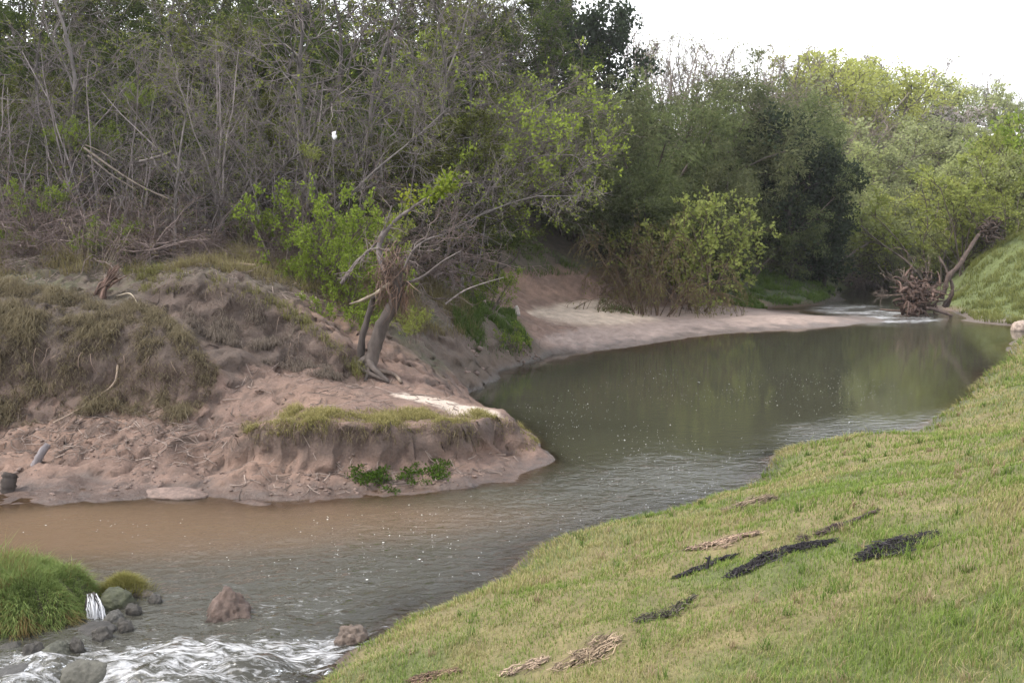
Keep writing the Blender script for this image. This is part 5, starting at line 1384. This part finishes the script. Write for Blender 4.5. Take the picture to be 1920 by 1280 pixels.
limb(so, [w(1765, 560, .4), w(1772, 540, .4), w(1778, 520, .5), w(1800, 495, .8), w(1815, 470, 1.2), w(1835, 440, 1.6)], 0.12, 0.08, 8, (0.085, 0.062, 0.052), 26, .16, 2)
limb(so, [w(1770, 575, .5), w(1786, 545, .6), w(1776, 510, .7), w(1760, 480, .9)], 0.10, 0.04, 7, (0.10, 0.075, 0.062), 20, .15, 5)
limb(so, [w(1640, 596, -.2), w(1690, 592, -.3), w(1760, 594, -.4)], 0.05, 0.03, 6, (0.12, 0.09, 0.075), 14, .12, 6)
limb(so, [w(1650, 580, .2), w(1690, 583, .1), w(1725, 584, 0)], 0.03, 0.06, 6, (0.2, 0.14, 0.11), 10, .1, 3)
child(sg, 'log', so, M_BARK)
so = Soup()
for a, (x, y) in enumerate([(1695, 500), (1655, 515), (1640, 555), (1742, 490), (1700, 470), (1795, 545)]):
    p = limb(so, [w(1722, 550, .1), w((1722 + x) / 2 + rs.randn() * 5, (550 + y) / 2, .2 * rs.randn()), w(x, y, .3 * rs.randn())], 0.035, 0.010, 5, (0.17, 0.125, 0.10), 10, .1, a)
    twigs(so, rs, p, 14, 0.7, 0.010, (0.2, 0.155, 0.13), jit=.7)
child(sg, 'branches', so, M_TWIG)
so = Soup()
for a in range(80):
    c = W(1858 + rs.randn() * 8, 428 + rs.randn() * 10, d=46.0 + rs.randn() * .25)
    d = norm(rs.randn(3)); limb(so, [c, c + d * .3, c + d * .3 + norm(rs.randn(3)) * .35], rs.uniform(.03, .08), .012, 5, np.array([0.09, 0.065, 0.055]) * rs.uniform(.6, 1.3), 6, .1, a)
o = link('root_plate', so.mesh('root_plate', M_BARK, True), None, None, 'upturned brown root plate high on the mound at the right edge', 'driftwood')

# ---- white plastic bag caught on a bare stem
import bmesh
bm = bmesh.new(); bmesh.ops.create_icosphere(bm, subdivisions=3, radius=1.0)
V = np.array([v.co[:] for v in bm.verts]); F = np.array([[v.index for v in f.verts] for f in bm.faces]); bm.free()
n = fbm(V[:, 0] * 1.8, V[:, 1] * 1.8, V[:, 2] * 1.8, 4, .6)
V = V * (1 + .4 * n)[:, None] * np.array([.045, .035, .085]); V[:, 0] *= 1 - 2.0 * np.clip(V[:, 2] - .05, 0, 1)
m, tt, Nn = new_mat('thin_plastic')
o_ = Nn('ShaderNodeOutputMaterial'); bs = Nn('ShaderNodeBsdfPrincipled'); bs.inputs['Base Color'].default_value = (0.75, 0.75, 0.78, 1); bs.inputs['Roughness'].default_value = 0.4
tt.links.new(bs.outputs[0], o_.inputs['Surface'])
bag = W(627, 255, d=22.2)
link('plastic_bag', make_mesh('plastic_bag', V, None, F, None, None, m, True), None, None, 'small white plastic bag caught on a bare stem in the wood', 'plastic bag', None, tuple(bag))
stick('bare_branch', 'thin bare stem that holds the white plastic bag', 'branch', [(612, 330, 22.4), (620, 300, 22.3), (628, 262, 22.2), (636, 215, 22.1), (640, 180, 22.1)], 0.012, 0.005, (0.13, 0.115, 0.11), seed=17)

# ---- broken clods and twig litter on the earth bank
rs = np.random.RandomState(711)
so = Soup()
bm = bmesh.new(); bmesh.ops.create_icosphere(bm, subdivisions=1, radius=1.0)
IV = np.array([v.co[:] for v in bm.verts]); IF = np.array([[v.index for v in f.verts] for f in bm.faces]); bm.free()
for poly, y0, y1, n, r0, r1 in [([(-60, 800), (300, 790), (440, 830), (480, 850), (900, 850), (1020, 870), (960, 905), (640, 936), (400, 935), (0, 950)], 13.6, 16.6, 3000, 0.010, 0.04),
                                ([(380, 740), (480, 690), (700, 720), (900, 770), (860, 800), (450, 800)], 15, 18.6, 1400, 0.006, 0.02), ([(860, 650), (1000, 640), (1020, 680), (880, 735)], 22, 29, 1600, 0.02, 0.09)]:
    P = scatter(rs, poly, y0, y1, n)
    P = P[rs.rand(len(P)) < np.clip(0.25 + 1.2 * fbm(P[:, 0] * 1.6, P[:, 1] * 1.6, 4, 3), 0.03, 1)]
    n = len(P)
    r = r0 + (r1 - r0) * rs.rand(n) ** 3
    V = IV[None] * (r[:, None] * rs.uniform(0.6, 1.3, (n, 12)) if False else (r[:, None, None] * rs.uniform(0.55, 1.35, (n, len(IV), 1)))) * np.array([1.2, 1, 0.75]) + P[:, None]
    F = (np.arange(n)[:, None, None] * len(IV) + IF[None]).reshape(-1, 3)
    c = np.array([0.20, 0.14, 0.115]) * rs.uniform(0.65, 1.25, (n, 1))
    so.add(V.reshape(-1, 3), None, F, np.repeat(c, len(IV), 0))
link('earth_clods', so.mesh('earth_clods', M_ROCK, True), kind='stuff', label='broken clods of earth scattered over the eroded bank')
so = Soup()
for poly, y0, y1, n in [([(-60, 770), (300, 770), (440, 800), (400, 880), (-60, 850)], 14.8, 16.8, 1000), ([(400, 690), (700, 690), (900, 780), (430, 800)], 15, 19, 420), ([(-80, 420), (620, 450), (880, 600), (640, 600), (400, 520), (-80, 540)], 19, 26, 4500), ([(440, 850), (980, 850), (960, 900), (450, 930)], 13.8, 16, 450)]:
    P = scatter(rs, poly, y0, y1, n); n = len(P)
    yaw = rs.uniform(0, 6.28, n); L = rs.uniform(0.06, 0.35, n) * np.where(rs.rand(n) < .1, 2, 1)
    d = np.stack([np.cos(yaw), np.sin(yaw), 0.25 * rs.randn(n)], -1)
    Pl = np.stack([P - d * (L * .5)[:, None], P + rs.randn(n, 3) * .03, P + d * (L * .5)[:, None]], 1)
    Pl[:, :, 2] = np.maximum(Pl[:, :, 2], heights(Pl[:, :, 0].ravel(), Pl[:, :, 1].ravel()).reshape(n, 3) + 0.012)
    V, Q = tubes(Pl, np.full((n, 3), .005) * rs.uniform(.6, 1.8, (n, 1)) * np.array([1, .9, .5]), 3)
    so.add(V, Q, None, np.repeat(np.array([0.22, 0.175, 0.15]) * rs.uniform(.35, 1.5, (n, 1)), 9, 0))
link('twig_litter', so.mesh('twig_litter', M_TWIG, False), kind='stuff', label='dead twigs littering the left bank')

# ---- roots dangling from the broken turf edges
so = Soup(); rs = np.random.RandomState(713)
for q in LIPS[::2]:
    for m_ in range(3):
        if rs.rand() < 0.5 or q[2] < 0.5: continue
        L = rs.uniform(0.12, 0.5) * (0.6 if q[1] < 17 and q[2] < 1 else 1)
        x0, y0 = q[0] + rs.randn() * .12, q[1] + rs.randn() * .05
        p = [np.array([x0, y0 + .1, H(x0, y0) - .02]), np.array([x0 + rs.randn() * .04, y0 - .08, q[2] - .02])]
        p.append(p[1] + [rs.randn() * .06, -.10 - .05 * rs.rand(), -L * .5]); p.append(p[2] + [rs.randn() * .10, -.06 * rs.rand(), -L * .5])
        limb(so, p, rs.uniform(.004, .011), .002, 4, np.array([0.17, 0.125, 0.10]) * rs.uniform(.5, 1.5), 9, .1, m_)
link('exposed_roots', so.mesh('exposed_roots', M_BARK, True), kind='stuff', label='thin roots dangling from the broken turf edges')

# ---- bright water weeds at the foot of the headland
so = Soup(); rs = np.random.RandomState(707)
o = root_empty('weed_patch', hit(740, 895), 'patch of bright green weeds growing on the wet foot of the headland', 'weeds')
xs = rs.uniform(640, 845, 48)
for x in xs:
    y = 885 + 12 * math.sin((x - 640) / 70) + rs.randn() * 9 + 12 * ((x - 640) / 205) * (x < 760)
    c = hit(x, y)
    k = 46
    V, Q, cc = leaf_quads(rs, c + rs.randn(k, 3) * [.05, .05, .015] + [0, 0, .03], rs.randn(k, 3) * .6 + [0, -.4, .4], 0.042, .3, (0.035, 0.06, 0.012), (0.085, 0.14, 0.025), .4)
    so.add(V, Q, None, cc)
child(o, 'leaves', so, M_LEAF, False)['kind'] = 'stuff'

# ------------------------------------------------------------------ labels that tell alike plants apart
MARKS = [(50, 'at the left edge'), (190, 'by the thick far-left trunk'), (285, 'near the bright green tuft'), (400, 'by the slender dark tree'), (500, 'right of the slender dark tree'), (610, 'left of the plastic bag'), (670, 'by the plastic bag'),
         (780, 'above the broken willow'), (900, 'by the arching tree'), (1000, 'right of the arching tree'), (1120, 'above the red slope'), (1230, 'above the sand bar'), (1360, 'above the leafy sand-bar bush'), (1460, 'left of the blackish evergreens'),
         (1560, 'by the blackish evergreens'), (1660, 'above the far channel'), (1780, 'above the driftwood snag'), (1890, 'above the rounded mound'), (9999, 'at the right edge')]
RANK = {1: [''], 2: ['nearer', 'farther'], 3: ['nearest', 'middle', 'farthest'], 4: ['nearest', 'second nearest', 'third nearest', 'farthest'], 5: ['nearest', 'second nearest', 'middle', 'second farthest', 'farthest']}
NUM = ['', 'one', 'two', 'three', 'four', 'five', 'six', 'seven', 'eight', 'nine', 'ten']
bins = {}
for o in [q for q in COL.objects if q.get('group') and q.get('label')]:
    px = 960 + FPX * o.location.x / o.location.y
    mk = next(t for e, t in MARKS if px < e)
    bins.setdefault((o['group'], o['label'], mk), []).append(o)
for (gg, lb, mk), os_ in bins.items():
    if sum(len(v) for k, v in bins.items() if k[:2] == (gg, lb)) < 2: continue
    os_.sort(key=lambda o: o.location.y)
    n_ = len(os_)
    rks = RANK[n_] if n_ in RANK else ['nearest'] + [q + ' nearest' for q in ('second', 'third', 'fourth', 'fifth', 'sixth', 'seventh', 'eighth', 'ninth')[:n_ - 2]] + ['farthest']
    for o, rk in zip(os_, rks):
        o['label'] = lb + ' ' + mk + (', %s of %s' % (rk, NUM[len(os_)]) if rk else '')

# ------------------------------------------------------------------ haze
m, tt, Nn = new_mat('thin_air')
o_ = Nn('ShaderNodeOutputMaterial'); vv = Nn('ShaderNodeVolumePrincipled')
vv.inputs['Color'].default_value = (0.95, 0.96, 1.0, 1); vv.inputs['Density'].default_value = 0.00045; vv.inputs['Anisotropy'].default_value = 0.45
tt.links.new(vv.outputs[0], o_.inputs['Volume'])
hb = np.array([(x, y, z) for z in (-2.0, 49.0) for x, y in ((-420, -80), (420, -80), (420, 620), (-420, 620))])
link('haze', make_mesh('haze', hb, [(0, 3, 2, 1), (4, 5, 6, 7), (0, 1, 5, 4), (1, 2, 6, 5), (2, 3, 7, 6), (3, 0, 4, 7)], None, None, None, m), kind='stuff', label='thin pale haze over the valley')
